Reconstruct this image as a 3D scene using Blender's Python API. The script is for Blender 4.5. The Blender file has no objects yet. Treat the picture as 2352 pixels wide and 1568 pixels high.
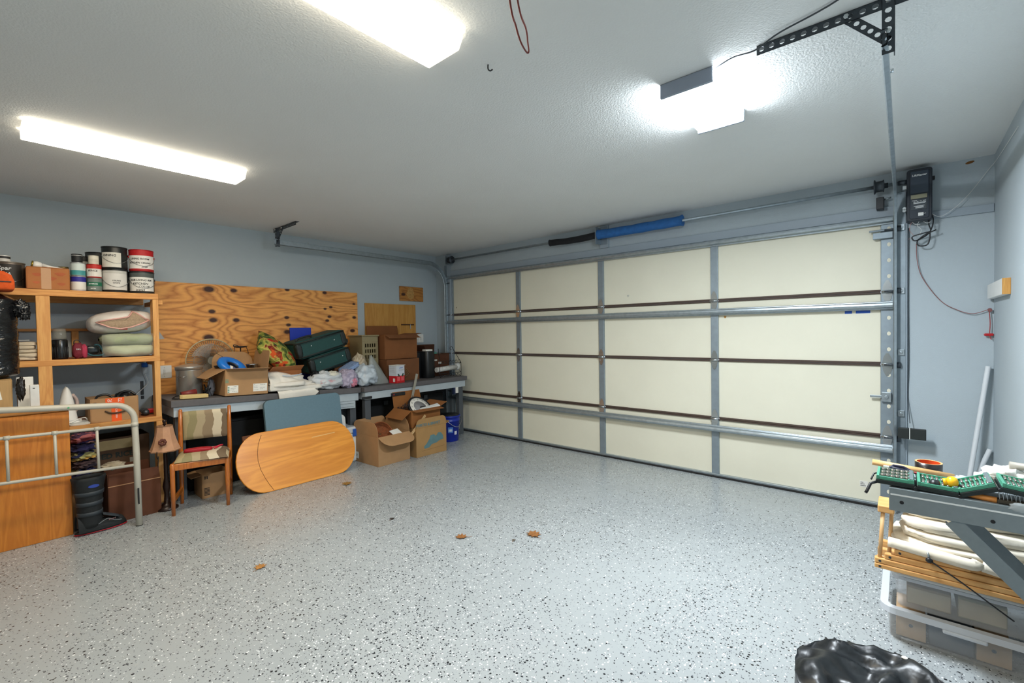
import bpy, bmesh, math, random
from mathutils import Vector, Matrix, Euler, noise
SC = bpy.context.scene
COL = SC.collection
PI = math.pi

# ---------------------------------------------------------------- camera
cam_d = bpy.data.cameras.new('camera')
cam = bpy.data.objects.new('camera', cam_d)
COL.objects.link(cam)
cam_d.sensor_width = 36.0
cam_d.lens = 1050.15 / 2352 * 36
cam_d.clip_start = .02
YAW, PITCH, ROLL = .710431, -.0214526, -.0163132
_f = Vector((-math.sin(YAW) * math.cos(PITCH), math.cos(YAW) * math.cos(PITCH), math.sin(PITCH)))
_r = Vector((math.cos(YAW), math.sin(YAW), 0))
_u = _r.cross(_f)
_r2 = _r * math.cos(ROLL) + _u * math.sin(ROLL)
_u2 = -_r * math.sin(ROLL) + _u * math.cos(ROLL)
cam.matrix_world = Matrix(((_r2.x, _u2.x, -_f.x, 5.15333), (_r2.y, _u2.y, -_f.y, -4.32440),
                           (_r2.z, _u2.z, -_f.z, 1.35238), (0, 0, 0, 1)))
SC.camera = cam

# ---------------------------------------------------------------- world and exposure
w = bpy.data.worlds.new('world')
SC.world = w
w.use_nodes = True
w.node_tree.nodes['Background'].inputs[0].default_value = (.6, .7, .8, 1)
w.node_tree.nodes['Background'].inputs[1].default_value = .3
SC.view_settings.view_transform = 'Standard'
SC.view_settings.look = 'None'
SC.view_settings.gamma = 1
SC.view_settings.use_curve_mapping = False
SC.view_settings.exposure = 2.0
FLUO_1, FLUO_2, LED_S = 12.0, 12.5, 74.0       # emission of the three ceiling lamps
FLUO_C, LED_C = (1, .88, .69), (.86, .935, 1)

# ---------------------------------------------------------------- helpers
def hx(h):
    h = h.lstrip('#')
    o = []
    for i in (0, 2, 4):
        v = int(h[i:i + 2], 16) / 255
        o.append(v / 12.92 if v <= .04045 else ((v + .055) / 1.055) ** 2.4)
    return tuple(o)

_M = {}
def newmat(name):
    m = bpy.data.materials.new(name)
    m.use_nodes = True
    nt = m.node_tree
    return m, nt, nt.nodes['Principled BSDF']

def link(nt, a, b):
    nt.links.new(a, b)

def node(nt, t, **kw):
    n = nt.nodes.new(t)
    for k, v in kw.items():
        if k.startswith('i_'):
            n.inputs[k[2:].replace('_', ' ')].default_value = v
        else:
            setattr(n, k, v)
    return n

def mathn(nt, op, a, b=None, c=None):
    n = nt.nodes.new('ShaderNodeMath')
    n.operation = op
    for i, x in enumerate((a, b, c)):
        if x is None:
            continue
        if isinstance(x, (int, float)):
            n.inputs[i].default_value = x
        else:
            nt.links.new(x, n.inputs[i])
    return n.outputs[0]

def mix(nt, fac, a, b):
    n = nt.nodes.new('ShaderNodeMix')
    n.data_type = 'RGBA'
    for i, x in ((0, fac), (6, a), (7, b)):
        if isinstance(x, (int, float)):
            n.inputs[i].default_value = x
        elif isinstance(x, tuple):
            n.inputs[i].default_value = (*x[:3], 1)
        else:
            nt.links.new(x, n.inputs[i])
    return n.outputs[2]

def ramp(nt, fac, stops, interp='LINEAR'):
    n = nt.nodes.new('ShaderNodeValToRGB')
    n.color_ramp.interpolation = interp
    e = n.color_ramp.elements
    while len(e) < len(stops):
        e.new(.5)
    for i, (p, col) in enumerate(stops):
        e[i].position = p
        e[i].color = (*col, 1) if len(col) == 3 else col
    nt.links.new(fac, n.inputs[0])
    return n.outputs[0]

def addbump(nt, bs, h, strength=.2, dist=.01):
    b = nt.nodes.new('ShaderNodeBump')
    b.inputs['Strength'].default_value = strength
    b.inputs['Distance'].default_value = dist
    nt.links.new(h, b.inputs['Height'])
    nt.links.new(b.outputs[0], bs.inputs['Normal'])

def M(name, col=None, rough=.55, metal=0, var=.08, vs=14, bump=0, bs=80, coat=0, alpha=1, spec=.5, stretch=None, sheen=0):
    """plain procedural paint / plastic / metal with a little noise in its colour"""
    if name in _M:
        return _M[name]
    if isinstance(col, str):
        col = hx(col)
    m, nt, p = newmat(name)
    tc = node(nt, 'ShaderNodeTexCoord')
    vec = tc.outputs['Object']
    if stretch:
        mp = node(nt, 'ShaderNodeMapping')
        mp.inputs['Scale'].default_value = stretch
        link(nt, vec, mp.inputs[0])
        vec = mp.outputs[0]
    n = node(nt, 'ShaderNodeTexNoise')
    n.inputs['Scale'].default_value = vs
    n.inputs['Detail'].default_value = 4
    link(nt, vec, n.inputs['Vector'])
    lo = tuple(x * (1 - var * 2) for x in col)
    hi = tuple(min(1, x * (1 + var * 2)) for x in col)
    link(nt, mix(nt, n.outputs[0], lo, hi), p.inputs['Base Color'])
    p.inputs['Roughness'].default_value = rough
    p.inputs['Metallic'].default_value = metal
    p.inputs['Specular IOR Level'].default_value = spec
    if coat:
        p.inputs['Coat Weight'].default_value = coat
        p.inputs['Coat Roughness'].default_value = .15
    if sheen:
        p.inputs['Sheen Weight'].default_value = sheen
    if alpha < 1:
        p.inputs['Alpha'].default_value = alpha
    if bump:
        n2 = node(nt, 'ShaderNodeTexNoise')
        n2.inputs['Scale'].default_value = bs
        n2.inputs['Detail'].default_value = 3
        link(nt, vec, n2.inputs['Vector'])
        addbump(nt, p, n2.outputs[0], bump, .01)
    _M[name] = m
    return m

def wood(name, dark, light, axis='Y', scale=9, rough=.45, grain=1.0, coat=0):
    """long-grain wood; axis is the grain direction in the object's own space"""
    if name in _M:
        return _M[name]
    m, nt, p = newmat(name)
    tc = node(nt, 'ShaderNodeTexCoord')
    mp = node(nt, 'ShaderNodeMapping')
    s = {'X': (.12, 1, 1), 'Y': (1, .12, 1), 'Z': (1, 1, .12)}[axis]
    mp.inputs['Scale'].default_value = tuple(scale * x for x in s)
    link(nt, tc.outputs['Object'], mp.inputs[0])
    n = node(nt, 'ShaderNodeTexNoise')
    n.inputs['Scale'].default_value = 1.6
    n.inputs['Detail'].default_value = 5
    n.inputs['Distortion'].default_value = .6
    link(nt, mp.outputs[0], n.inputs['Vector'])
    n2 = node(nt, 'ShaderNodeTexNoise')
    n2.inputs['Scale'].default_value = 14
    n2.inputs['Detail'].default_value = 3
    link(nt, mp.outputs[0], n2.inputs['Vector'])
    rings = mathn(nt, 'SINE', mathn(nt, 'MULTIPLY', n.outputs[0], 46 * grain))
    f = mathn(nt, 'MULTIPLY_ADD', rings, .22, mathn(nt, 'MULTIPLY_ADD', n2.outputs[0], .7, .15))
    link(nt, mix(nt, f, hx(dark), hx(light)), p.inputs['Base Color'])
    p.inputs['Roughness'].default_value = rough
    if coat:
        p.inputs['Coat Weight'].default_value = coat
        p.inputs['Coat Roughness'].default_value = .2
    addbump(nt, p, n2.outputs[0], .05, .005)
    _M[name] = m
    return m

class B:
    """collects shapes; build() links them as ONE mesh object"""
    def __init__(s):
        s.v, s.f, s.s = [], [], []
    def add(s, vs, fs, smooth=False, T=None):
        o = len(s.v)
        s.v += [tuple(T @ Vector(v)) if T else tuple(v) for v in vs]
        s.f += [tuple(i + o for i in f) for f in fs]
        s.s += [smooth] * len(fs)
        return s
    def box(s, x0, x1, y0, y1, z0, z1, T=None):
        vs = [(x, y, z) for z in (z0, z1) for y in (y0, y1) for x in (x0, x1)]
        return s.add(vs, [(0, 2, 3, 1), (4, 5, 7, 6), (0, 1, 5, 4), (2, 6, 7, 3), (0, 4, 6, 2), (1, 3, 7, 5)], T=T)
    def obox(s, c, size, rot=(0, 0, 0)):
        T = Matrix.Translation(c) @ Euler(rot).to_matrix().to_4x4()
        a, b, d = (x / 2 for x in size)
        return s.box(-a, a, -b, b, -d, d, T)
    def cyl(s, p0, p1, r, r1=None, n=16, cap=True):
        p0, p1 = Vector(p0), Vector(p1)
        r1 = r if r1 is None else r1
        q = (p1 - p0).to_track_quat('Z', 'Y')
        vs = []
        for p, rr in ((p0, r), (p1, r1)):
            for k in range(n):
                a = 2 * PI * k / n
                vs.append(p + q @ Vector((math.cos(a) * rr, math.sin(a) * rr, 0)))
        s.add(vs, [(k, (k + 1) % n, n + (k + 1) % n, n + k) for k in range(n)], True)
        if cap:
            o = len(s.v) - 2 * n
            s.f += [tuple(o + k for k in reversed(range(n))), tuple(o + n + k for k in range(n))]
            s.s += [False, False]
        return s
    def tube(s, pts, r, n=8, closed=False):
        pts = [Vector(p) for p in pts]
        L = len(pts)
        rs = r if isinstance(r, (list, tuple)) else [r] * L
        vs, up = [], None
        for i, p in enumerate(pts):
            a = pts[(i - 1) % L] if (i or closed) else p
            b = pts[(i + 1) % L] if (i < L - 1 or closed) else p
            t = (b - a)
            t = t.normalized() if t.length > 1e-9 else Vector((0, 0, 1))
            if up is None:
                up = Vector((0, 0, 1)) if abs(t.z) < .9 else Vector((1, 0, 0))
            x = t.cross(up)
            if x.length < 1e-4:
                x = t.orthogonal()
            x.normalize()
            up = x.cross(t).normalized()
            for k in range(n):
                an = 2 * PI * k / n
                vs.append(p + x * math.cos(an) * rs[i] + up * math.sin(an) * rs[i])
        fs = []
        for i in range(L if closed else L - 1):
            j = (i + 1) % L
            for k in range(n):
                fs.append((i * n + k, i * n + (k + 1) % n, j * n + (k + 1) % n, j * n + k))
        s.add(vs, fs, True)
        if not closed:
            o = len(s.v) - L * n
            s.f += [tuple(o + k for k in reversed(range(n))), tuple(o + (L - 1) * n + k for k in range(n))]
            s.s += [False, False]
        return s
    def lathe(s, prof, o=(0, 0, 0), n=24, T=None, smooth=True, sx=1, sy=1, a0=0, cap=True):
        vs = []
        for r, z in prof:
            for k in range(n):
                a = 2 * PI * k / n + a0
                vs.append((o[0] + math.cos(a) * r * sx, o[1] + math.sin(a) * r * sy, o[2] + z))
        fs = []
        for i in range(len(prof) - 1):
            for k in range(n):
                fs.append((i * n + k, i * n + (k + 1) % n, (i + 1) * n + (k + 1) % n, (i + 1) * n + k))
        s.add(vs, fs, smooth, T)
        o2 = len(s.v) - len(vs)
        if cap and prof[0][0] > 1e-5:
            s.f.append(tuple(o2 + k for k in reversed(range(n)))); s.s.append(False)
        if cap and prof[-1][0] > 1e-5:
            s.f.append(tuple(o2 + (len(prof) - 1) * n + k for k in range(n))); s.s.append(False)
        return s
    def prism(s, poly, h, T=None, smooth=False):
        n = len(poly)
        vs = [(x, y, 0) for x, y in poly] + [(x, y, h) for x, y in poly]
        fs = [tuple(reversed(range(n))), tuple(range(n, 2 * n))]
        s.add(vs, fs, False, T)
        o = len(s.v) - 2 * n
        s.f += [(o + k, o + (k + 1) % n, o + n + (k + 1) % n, o + n + k) for k in range(n)]
        s.s += [smooth] * n
        return s
    def grid(s, fn, nu, nv, smooth=True, closeu=False):
        vs = [fn(i / nu, j / nv) for j in range(nv + 1) for i in range(nu + (0 if closeu else 1))]
        W = nu if closeu else nu + 1
        fs = []
        for j in range(nv):
            for i in range(nu):
                i2 = (i + 1) % W
                fs.append((j * W + i, j * W + i2, (j + 1) * W + i2, (j + 1) * W + i))
        return s.add(vs, fs, smooth)
    def build(s, name, m, parent=None, bevel=0, seg=2, off=None, solid=0, sub=0):
        me = bpy.data.meshes.new(name)
        vs = s.v if off is None else [(v[0] - off[0], v[1] - off[1], v[2] - off[2]) for v in s.v]
        me.from_pydata(vs, [], s.f)
        me.polygons.foreach_set('use_smooth', s.s)
        me.update()
        o = bpy.data.objects.new(name, me)
        if m:
            me.materials.append(m)
        COL.objects.link(o)
        if parent:
            o.parent = parent
        if solid:
            md = o.modifiers.new('solid', 'SOLIDIFY'); md.thickness = solid; md.offset = 0
        if sub:
            md = o.modifiers.new('sub', 'SUBSURF'); md.levels = sub; md.render_levels = sub
        if bevel:
            md = o.modifiers.new('bevel', 'BEVEL'); md.width = bevel; md.segments = seg; md.limit_method = 'ANGLE'
            md.angle_limit = math.radians(40)
        return o

def tag(o, label, cat, group=None):
    o['label'] = label
    o['category'] = cat
    if group:
        o['group'] = group
    return o

def thing(name, label, cat, loc=(0, 0, 0), rz=0, group=None, rot=None):
    o = bpy.data.objects.new(name, None)
    COL.objects.link(o)
    o.empty_display_size = .05
    o.location = loc
    o.rotation_euler = rot if rot else (0, 0, rz)
    return tag(o, label, cat, group)

def struct(o):
    o['kind'] = 'structure'
    return o

def copyobj(o, parent, loc=None, rot=None):
    c = o.copy()
    COL.objects.link(c)
    c.parent = parent
    if loc is not None:
        c.location = loc
    if rot is not None:
        c.rotation_euler = rot
    return c

FX = Matrix(((0, 0, 1, 0), (1, 0, 0, 0), (0, 1, 0, 0), (0, 0, 0, 1)))      # drawing plane facing +X
FY = Matrix(((1, 0, 0, 0), (0, 0, -1, 0), (0, 1, 0, 0), (0, 0, 0, 1)))     # drawing plane facing -Y
def at(x, y, z, F=None):
    return Matrix.Translation((x, y, z)) @ (F if F else Matrix.Identity(4))

def text(txt, size, m, parent, T, name='lettering', ext=.0008, bendr=0, shear=0, sx=1.0, rot=0, bold=0):
    cu = bpy.data.curves.new(name, 'FONT')
    cu.body = txt
    cu.size = size
    cu.align_x = 'CENTER'
    cu.align_y = 'CENTER'
    cu.extrude = ext
    cu.shear = shear
    cu.offset = bold
    cu.resolution_u = 2
    tmp = bpy.data.objects.new('tmp', cu)
    me = bpy.data.meshes.new_from_object(tmp)
    bpy.data.objects.remove(tmp)
    bpy.data.curves.remove(cu)
    me.name = name
    cr, sr = math.cos(rot), math.sin(rot)
    for v in me.vertices:
        x, y, z = v.co
        x *= sx
        x, y = x * cr - y * sr, x * sr + y * cr
        if bendr:                       # wrap round a can: T is the can's axis frame, facing +X
            a = x / bendr
            v.co = T @ Vector((math.cos(a) * (bendr + z), math.sin(a) * (bendr + z), y))
        else:
            v.co = T @ Vector((x, y, z))
    me.materials.clear()
    me.materials.append(m)
    o = bpy.data.objects.new(name, me)
    COL.objects.link(o)
    o.parent = parent
    return o

def rrect(w, h, r, n=5):
    pts = []
    for cx, cy, a0 in ((w / 2 - r, h / 2 - r, 0), (-w / 2 + r, h / 2 - r, PI / 2), (-w / 2 + r, -h / 2 + r, PI), (w / 2 - r, -h / 2 + r, 1.5 * PI)):
        for k in range(n + 1):
            a = a0 + PI / 2 * k / n
            pts.append((cx + r * math.cos(a), cy + r * math.sin(a)))
    return pts

def blob(b, c, r, seed=0, amp=.15, freq=3, nu=36, nv=22, flat=None, p=1.0, ridged=0):
    """crumpled closed lump; p<1 squares it off; flat: lowest z"""
    def fn(u, v):
        th, ph = 2 * PI * u, PI * v
        d = [math.sin(ph) * math.cos(th), math.sin(ph) * math.sin(th), -math.cos(ph)]
        d = [math.copysign(abs(x) ** p, x) for x in d]
        q = Vector((d[0] * freq + seed * 7.3, d[1] * freq - seed * 3.1, d[2] * freq + seed))
        k = 1 + amp * noise.noise(q) + amp * .5 * noise.noise(q * 2.3)
        if ridged:
            k -= ridged * abs(noise.noise(q * 1.7)) + ridged * .5 * abs(noise.noise(q * 3.9))
        x, y, z = (c[i] + d[i] * r[i] * k for i in range(3))
        if flat is not None and z < flat:
            z = flat
        return (x, y, z)
    return b.grid(fn, nu, nv, closeu=True)

def softslab(b, c, size, seed=0, amp=.01, freq=6, n=10, p=.45):
    """pillow-like slab (superellipsoid with noise)"""
    return blob(b, c, (size[0] / 2, size[1] / 2, size[2] / 2), seed, amp, freq, 28, 14, p=p)

# ---------------------------------------------------------------- room materials
def floor_mat():
    m, nt, p = newmat('epoxy_flake_floor')
    tc = node(nt, 'ShaderNodeTexCoord')
    dens = node(nt, 'ShaderNodeTexNoise'); dens.inputs['Scale'].default_value = 1.1; dens.inputs['Detail'].default_value = 3
    link(nt, tc.outputs['Object'], dens.inputs['Vector'])
    dn = mathn(nt, 'MULTIPLY_ADD', dens.outputs[0], 1.1, -.18)
    base = node(nt, 'ShaderNodeTexNoise'); base.inputs['Scale'].default_value = .9; base.inputs['Detail'].default_value = 5
    link(nt, tc.outputs['Object'], base.inputs['Vector'])
    col = mix(nt, base.outputs[0], (.30, .328, .340), (.395, .425, .436))
    for k, (sc, th, cc, cut, off) in enumerate(((74, .26, (.018, .02, .024), .42, 0), (78, .23, (.78, .8, .8), .24, 3.3),
                                                (105, .29, (.05, .055, .065), .32, 9.1), (110, .27, (.75, .78, .8), .28, 6.7),
                                                (160, .3, (.12, .13, .15), .3, 2.1))):
        mp = node(nt, 'ShaderNodeMapping'); mp.inputs['Location'].default_value = (off, off * 2, off)
        link(nt, tc.outputs['Object'], mp.inputs[0])
        v = node(nt, 'ShaderNodeTexVoronoi'); v.inputs['Scale'].default_value = sc; v.inputs['Randomness'].default_value = 1
        link(nt, mp.outputs[0], v.inputs['Vector'])
        sep = node(nt, 'ShaderNodeSeparateColor'); link(nt, v.outputs['Color'], sep.inputs[0])
        near = mathn(nt, 'LESS_THAN', v.outputs['Distance'], mathn(nt, 'MULTIPLY', sep.outputs[1], th * 1.6))
        some = mathn(nt, 'LESS_THAN', sep.outputs[0], mathn(nt, 'MULTIPLY', dn, cut * 2))
        col = mix(nt, mathn(nt, 'MULTIPLY', near, some), col, cc)
    stn = node(nt, 'ShaderNodeTexNoise'); stn.inputs['Scale'].default_value = 5; stn.inputs['Detail'].default_value = 6
    link(nt, tc.outputs['Object'], stn.inputs['Vector'])
    link(nt, col, p.inputs['Base Color'])
    link(nt, mathn(nt, 'MULTIPLY_ADD', stn.outputs[0], .22, .16), p.inputs['Roughness'])
    p.inputs['Specular IOR Level'].default_value = .5
    return m

def paint(name, col, bump=.25, rough=.75, bs=170):
    m, nt, p = newmat(name)
    tc = node(nt, 'ShaderNodeTexCoord')
    n = node(nt, 'ShaderNodeTexNoise'); n.inputs['Scale'].default_value = bs; n.inputs['Detail'].default_value = 2
    link(nt, tc.outputs['Object'], n.inputs['Vector'])
    n2 = node(nt, 'ShaderNodeTexNoise'); n2.inputs['Scale'].default_value = 1.7; n2.inputs['Detail'].default_value = 5
    link(nt, tc.outputs['Object'], n2.inputs['Vector'])
    c0 = hx(col)
    link(nt, mix(nt, n2.outputs[0], tuple(x * .95 for x in c0), tuple(x * 1.05 for x in c0)), p.inputs['Base Color'])
    p.inputs['Roughness'].default_value = rough
    addbump(nt, p, n.outputs[0], bump, .004)
    return m

m_floor = floor_mat()
m_wall = paint('blue_grey_wall_paint', '#adb8be')
m_ceil = paint('white_textured_ceiling', '#dcdedd', .5, .9, 110)
m_trim = paint('blue_grey_trim_paint', '#98a4ae', .05, .5)
m_cream = M('cream_door_panel', '#e3dfcb', .6, var=.03, vs=2.5)
m_galv = M('galvanised_steel', '#a8b2b8', .38, .85, var=.14, vs=30)
m_galvd = M('grey_galvanised_stile', '#8f9ba3', .5, .55, var=.08, vs=20)
m_steel = M('bright_steel', '#c6cacb', .25, 1, var=.06, vs=30)
m_darkst = M('dark_steel', '#4a5056', .45, .7, var=.15, vs=30)
m_brown = M('dark_brown_joint', '#4a3a31', .7, var=.3, vs=30, stretch=(.6, 1, 8))
m_black = M('black_plastic', '#16181b', .4, var=.1)
m_rubber = M('black_rubber', '#1b1a19', .8, var=.2)
m_white = M('white_plastic', '#e4e4e0', .4, var=.03)
m_red = M('red_plastic', '#b3131c', .4, var=.1)
m_ink = M('black_ink', '#15161a', .7, var=.05)
m_inkw = M('white_ink', '#e9ecec', .6, var=.02)
m_paper = M('white_paper', '#e6e4dc', .8, var=.03)
m_card = M('tan_cardboard', '#a8825a', .85, var=.07, vs=10)
m_card2 = M('orange_brown_cardboard', '#a5683a', .85, var=.08, vs=10)
m_card3 = M('dark_brown_cardboard', '#6f4526', .85, var=.1, vs=10)
m_navy = M('navy_opener_case', '#1d242e', .45, var=.12, bump=.15, bs=400)

# ---------------------------------------------------------------- room shell
RX, RY, RZ = 5.593, -6.0, 2.453
struct(B().box(-.12, RX + .12, RY - .12, .14, -.12, 0).build('floor', m_floor))
struct(B().box(-.12, RX + .12, RY - .12, .14, RZ, RZ + .12).build('ceiling', m_ceil))
struct(B().box(-.12, 0, RY - .12, .14, 0, RZ).build('wall_left', m_wall))
struct(B().box(RX, RX + .12, RY - .12, .14, 0, RZ).build('wall_right', m_wall))
struct(B().box(0, RX, RY - .12, RY, 0, RZ).build('wall_rear', m_wall))
wf = struct(B().box(0, .325, 0, .14, 0, RZ).box(5.095, RX, 0, .14, 0, RZ).box(.325, 5.095, 0, .14, 2.138, RZ).build('wall_front', m_wall))
b = B(); b.add([(5.478 + .022 * math.cos(a), -.001, 2.428 + .009 * math.sin(a) + .004 * math.cos(a)) for a in [2 * PI * i / 14 for i in range(14)]], [tuple(range(14))])
b.build('rust_stain', M('rust_stain', '#7a5024', .9, var=.25, vs=60), wf)
# header boards, centre bracket pad and the seam board above the right pier
struct(B().box(.30, 5.13, -.014, 0, 2.142, 2.215).build('trim_1', m_trim, bevel=.003))
struct(B().box(2.70, 2.80, -.024, 0, 2.216, 2.45).build('trim_2', m_trim, bevel=.003))
struct(B().box(5.10, RX - .002, -.016, 0, 2.082, 2.135).build('trim_3', m_trim, bevel=.003))
struct(B().box(.245, .325, -.018, 0, 0, 2.45).build('trim_4', m_trim, bevel=.003))
struct(B().box(5.105, 5.165, -.018, 0, 0, 2.08).build('trim_5', m_trim, bevel=.003))

# ---------------------------------------------------------------- sectional garage door
DX0, DX1, DH = .344, 5.016, 2.134
ST = [1.534, 2.687, 3.844]
door = bpy.data.objects.new('door_1', None); COL.objects.link(door); struct(door)
edges = [DX0] + ST + [DX1]
SH = DH / 4
for r in range(4):
    z0, z1 = r * SH + (.03 if r == 0 else .012), (r + 1) * SH - .012
    for k in range(4):
        x0 = edges[k] + (.031 if k else 0); x1 = edges[k + 1] - (.031 if k < 3 else 0)
        B().box(x0, x1, .026, .05, z0, z1).build('panel', m_cream, door, .003)
    for x in ST:
        b = B().box(x - .032, x + .032, .008, .05, z0 - .006, z1 + .006)
        b.build('stile', m_galvd, door, .004)
    for x0, x1 in ((DX0 - .075, DX0), (DX1, DX1 + .075)):
        B().box(x0, x1, .004, .05, z0 - .008, z1 + .008).build('end_stile', m_galvd, door, .004)
        hx0 = x1 - .028 if x0 > 3 else x0 + .028
        for q in range(4):
            zz = z0 + .10 + q * .115
            B().add([(hx0 + math.cos(a) * .011, .0025, zz + math.sin(a) * .015) for a in [2 * PI * i / 12 for i in range(12)]]
                    , [tuple(range(12))]).build('punched_hole', m_cream, door)
for r in (1, 2, 3):
    for k in range(4):
        x0 = edges[k] + (.033 if k else .001); x1 = edges[k + 1] - (.033 if k < 3 else .001)
        b = B().box(x0, x1, .012, .048, r * SH - .013, r * SH - .001).box(x0, x1, .016, .048, r * SH + .001, r * SH + .017)
        b.build('joint_rail', m_brown, door, .002)

def strut(z, name='strut'):
    b = B()
    prof = [(.004, -.030), (-.004, -.030), (-.006, -.018), (-.052, -.016), (-.056, 0), (-.052, .016), (-.006, .018), (-.004, .030), (.004, .030)]
    n = len(prof)
    X0, X1 = DX0 - .07, DX1 + .072
    vs = [(X0, y, z + q) for y, q in prof] + [(X1, y, z + q) for y, q in prof]
    b.add(vs, [tuple(range(n)), tuple(reversed(range(n, 2 * n)))] + [(i, (i + 1) % n, n + (i + 1) % n, n + i) for i in range(n)])
    return b.build(name, m_galv, door, .004)
strut(1.50); strut(.447); strut(2.118)
B().box(DX0 - .07, DX1 + .07, .0, .05, .012, .032).build('bottom_rail', m_galv, door, .003)
B().box(DX0 - .07, DX1 + .07, -.012, .06, 0, .014).build('bottom_seal', m_rubber, door, .004)
hb = B()
tri = [(-.030, 0), (.030, 0), (.022, .040), (.007, .072), (-.007, .072), (-.022, .040)]
hb.prism(tri, .003, at(0, .0, .012, FY)).prism([(x, -y) for x, y in tri], .003, at(0, .0, -.012, FY))
hb.cyl((-.034, -.008, 0), (.034, -.008, 0), .009, n=10)
for sx in (-.013, .013):
    hb.cyl((sx, .002, .034), (sx, -.006, .034), .005, n=6).cyl((sx, .002, -.034), (sx, -.006, -.034), .005, n=6)
h0 = None
for r in (1, 2, 3):
    for x in ST + [DX0 - .036, DX1 + .038]:
        if h0 is None:
            h0 = hb.build('hinge', m_steel, door); h0.location = (x, .004, r * SH)
        else:
            copyobj(h0, door, (x, .004, r * SH))
rb = B().cyl((-.03, 0, 0), (.06, 0, 0), .006, n=8).cyl((.035, 0, 0), (.062, 0, 0), .021, n=14)
r0 = None
for r in (0.12, 1, 2, 3, 3.83):
    for s in (1, -1):
        loc = (DX1 + .052, -.032, r * SH) if s > 0 else (DX0 - .052, -.032, r * SH)
        if r0 is None:
            r0 = rb.build('roller', m_darkst, door); r0.location = loc
        else:
            copyobj(r0, door, loc, (0, 0, 0 if s > 0 else PI))
lk = B().box(5.022, 5.078, -.022, .004, .795, .865).box(4.955, 5.03, -.016, -.008, .822, .840).cyl((5.05, -.022, .83), (5.05, -.032, .83), .012, n=10)
lk.build('slide_lock', m_galv, door, .002)
B().box(4.972, 5.085, -.03, .004, 1.985, 2.03).cyl((4.95, -.02, 2.045), (5.10, -.02, 2.045), .008, n=8).build('top_bracket', m_galvd, door, .002)
m_blue = M('blue_print', '#1b55b8', .5, var=.05)
for x0, x1 in ((4.80, 4.845), (4.868, 4.955)):
    B().box(x0, x1, .0235, .027, 1.448, 1.468).build('sticker', m_blue, door)
B().box(4.892, 4.942, .0235, .027, .13, .175).build('sticker', m_paper, door)
for q in range(3):
    B().box(4.896, 4.93 - .008 * q, .0228, .0236, .138 + q * .012, .142 + q * .012).build('printed_line', m_ink, door)
for (x, z, r, c_) in ((2.994, 1.701, .012, '#b9b9ad'), (3.931, 1.452, .011, '#b98a4a'), (.40, 1.70, .010, '#a89d82')):
    b = B(); b.add([(x + math.cos(a) * r * (1 + .2 * math.sin(3 * a)), .0252, z + math.sin(a) * r) for a in [2 * PI * i / 14 for i in range(14)]], [tuple(range(14))])
    b.build('stain', M('stain' + c_, c_, .8), door)

# ---------------------------------------------------------------- door tracks
def sweep_track(name, label, xs, sgn):
    t = thing(name, label, 'door track', (xs, 0, 0), 0, 'garage door tracks')
    path = [(-.052, .02), (-.052, 1.99)]
    R_ = .31
    for k in range(1, 13):
        a = PI / 2 * k / 12
        path.append((-.052 - R_ * (1 - math.cos(a)), 1.99 + R_ * math.sin(a)))
    path.append((-2.34, 2.312))
    prof = [(0, -.026), (.018, -.026), (.018, -.022), (.003, -.022), (.003, .022), (.014, .026), (.018, .030), (.014, .034), (0, .030)]
    b = B()
    n = len(prof)
    P_ = [Vector((0, y, z)) for y, z in path]
    vs = []
    for i, p in enumerate(P_):
        tdir = (P_[min(i + 1, len(P_) - 1)] - P_[max(i - 1, 0)]).normalized()
        nrm = Vector((0, -tdir.z, tdir.y))
        for px, pn in prof:
            vs.append((-sgn * px, p.y + nrm.y * pn, p.z + nrm.z * pn))
    fs = [(i * n + k, i * n + (k + 1) % n, (i + 1) * n + (k + 1) % n, (i + 1) * n + k) for i in range(len(P_) - 1) for k in range(n)]
    b.add(vs, fs)
    b.build('track_rail', m_galv, t)
    B().box(min(.0, sgn * .048), max(0, sgn * .048), -.022, -.0185, .03, 2.3).build('wall_angle', m_galvd, t, .001)
    for z in (.3, .72, 1.16, 1.6, 2.05):
        b = B().box(min(sgn * .004, sgn * .042), max(sgn * .004, sgn * .042), -.034, -.022, z - .022, z + .022)
        b.cyl((sgn * .024, -.03, z), (sgn * .024, -.042, z), .009, n=8)
        b.build('jamb_bracket', m_galv, t, .002)
    B().cyl((-sgn * .002, -1.99, 2.34), (sgn * .01, -1.99, 2.34), .008, n=8).build('bolt', m_steel, t)
    return t
sweep_track('door_track', 'galvanised garage door track curving to the ceiling by the opener', 5.108, 1)
sweep_track('door_track', 'galvanised garage door track curving past the work bench corner', .262, -1)

def perf(b, L, W, n, r, T, th=.003):
    """punched angle leg of length L, width W, with n round holes"""
    cell = L / n
    for k in range(n):
        x0, x1 = -L / 2 + k * cell, -L / 2 + (k + 1) * cell
        cx = (x0 + x1) / 2
        ring = [(cx + r * math.cos(a), r * math.sin(a)) for a in [PI / 4 + 2 * PI * i / 8 for i in range(8)]]
        sq = [(x1, W / 2), (cx, W / 2), (x0, W / 2), (x0, 0), (x0, -W / 2), (cx, -W / 2), (x1, -W / 2), (x1, 0)]
        for z, flip in ((0, 1), (th, 0)):
            vs = [(x, y, z) for x, y in ring + sq]
            fs = [(i, (i + 1) % 8, 8 + (i + 1) % 8, 8 + i) for i in range(8)]
            b.add(vs, [tuple(reversed(f)) if not flip else f for f in fs], T=T)
        b.add([(x, y, z) for z in (0, th) for x, y in ring], [(i, 8 + i, 8 + (i + 1) % 8, (i + 1) % 8) for i in range(8)], T=T)
    b.box(-L / 2, L / 2, W / 2 - .001, W / 2, 0, th, T).box(-L / 2, L / 2, -W / 2, -W / 2 + .001, 0, th, T)
    return b

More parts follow.
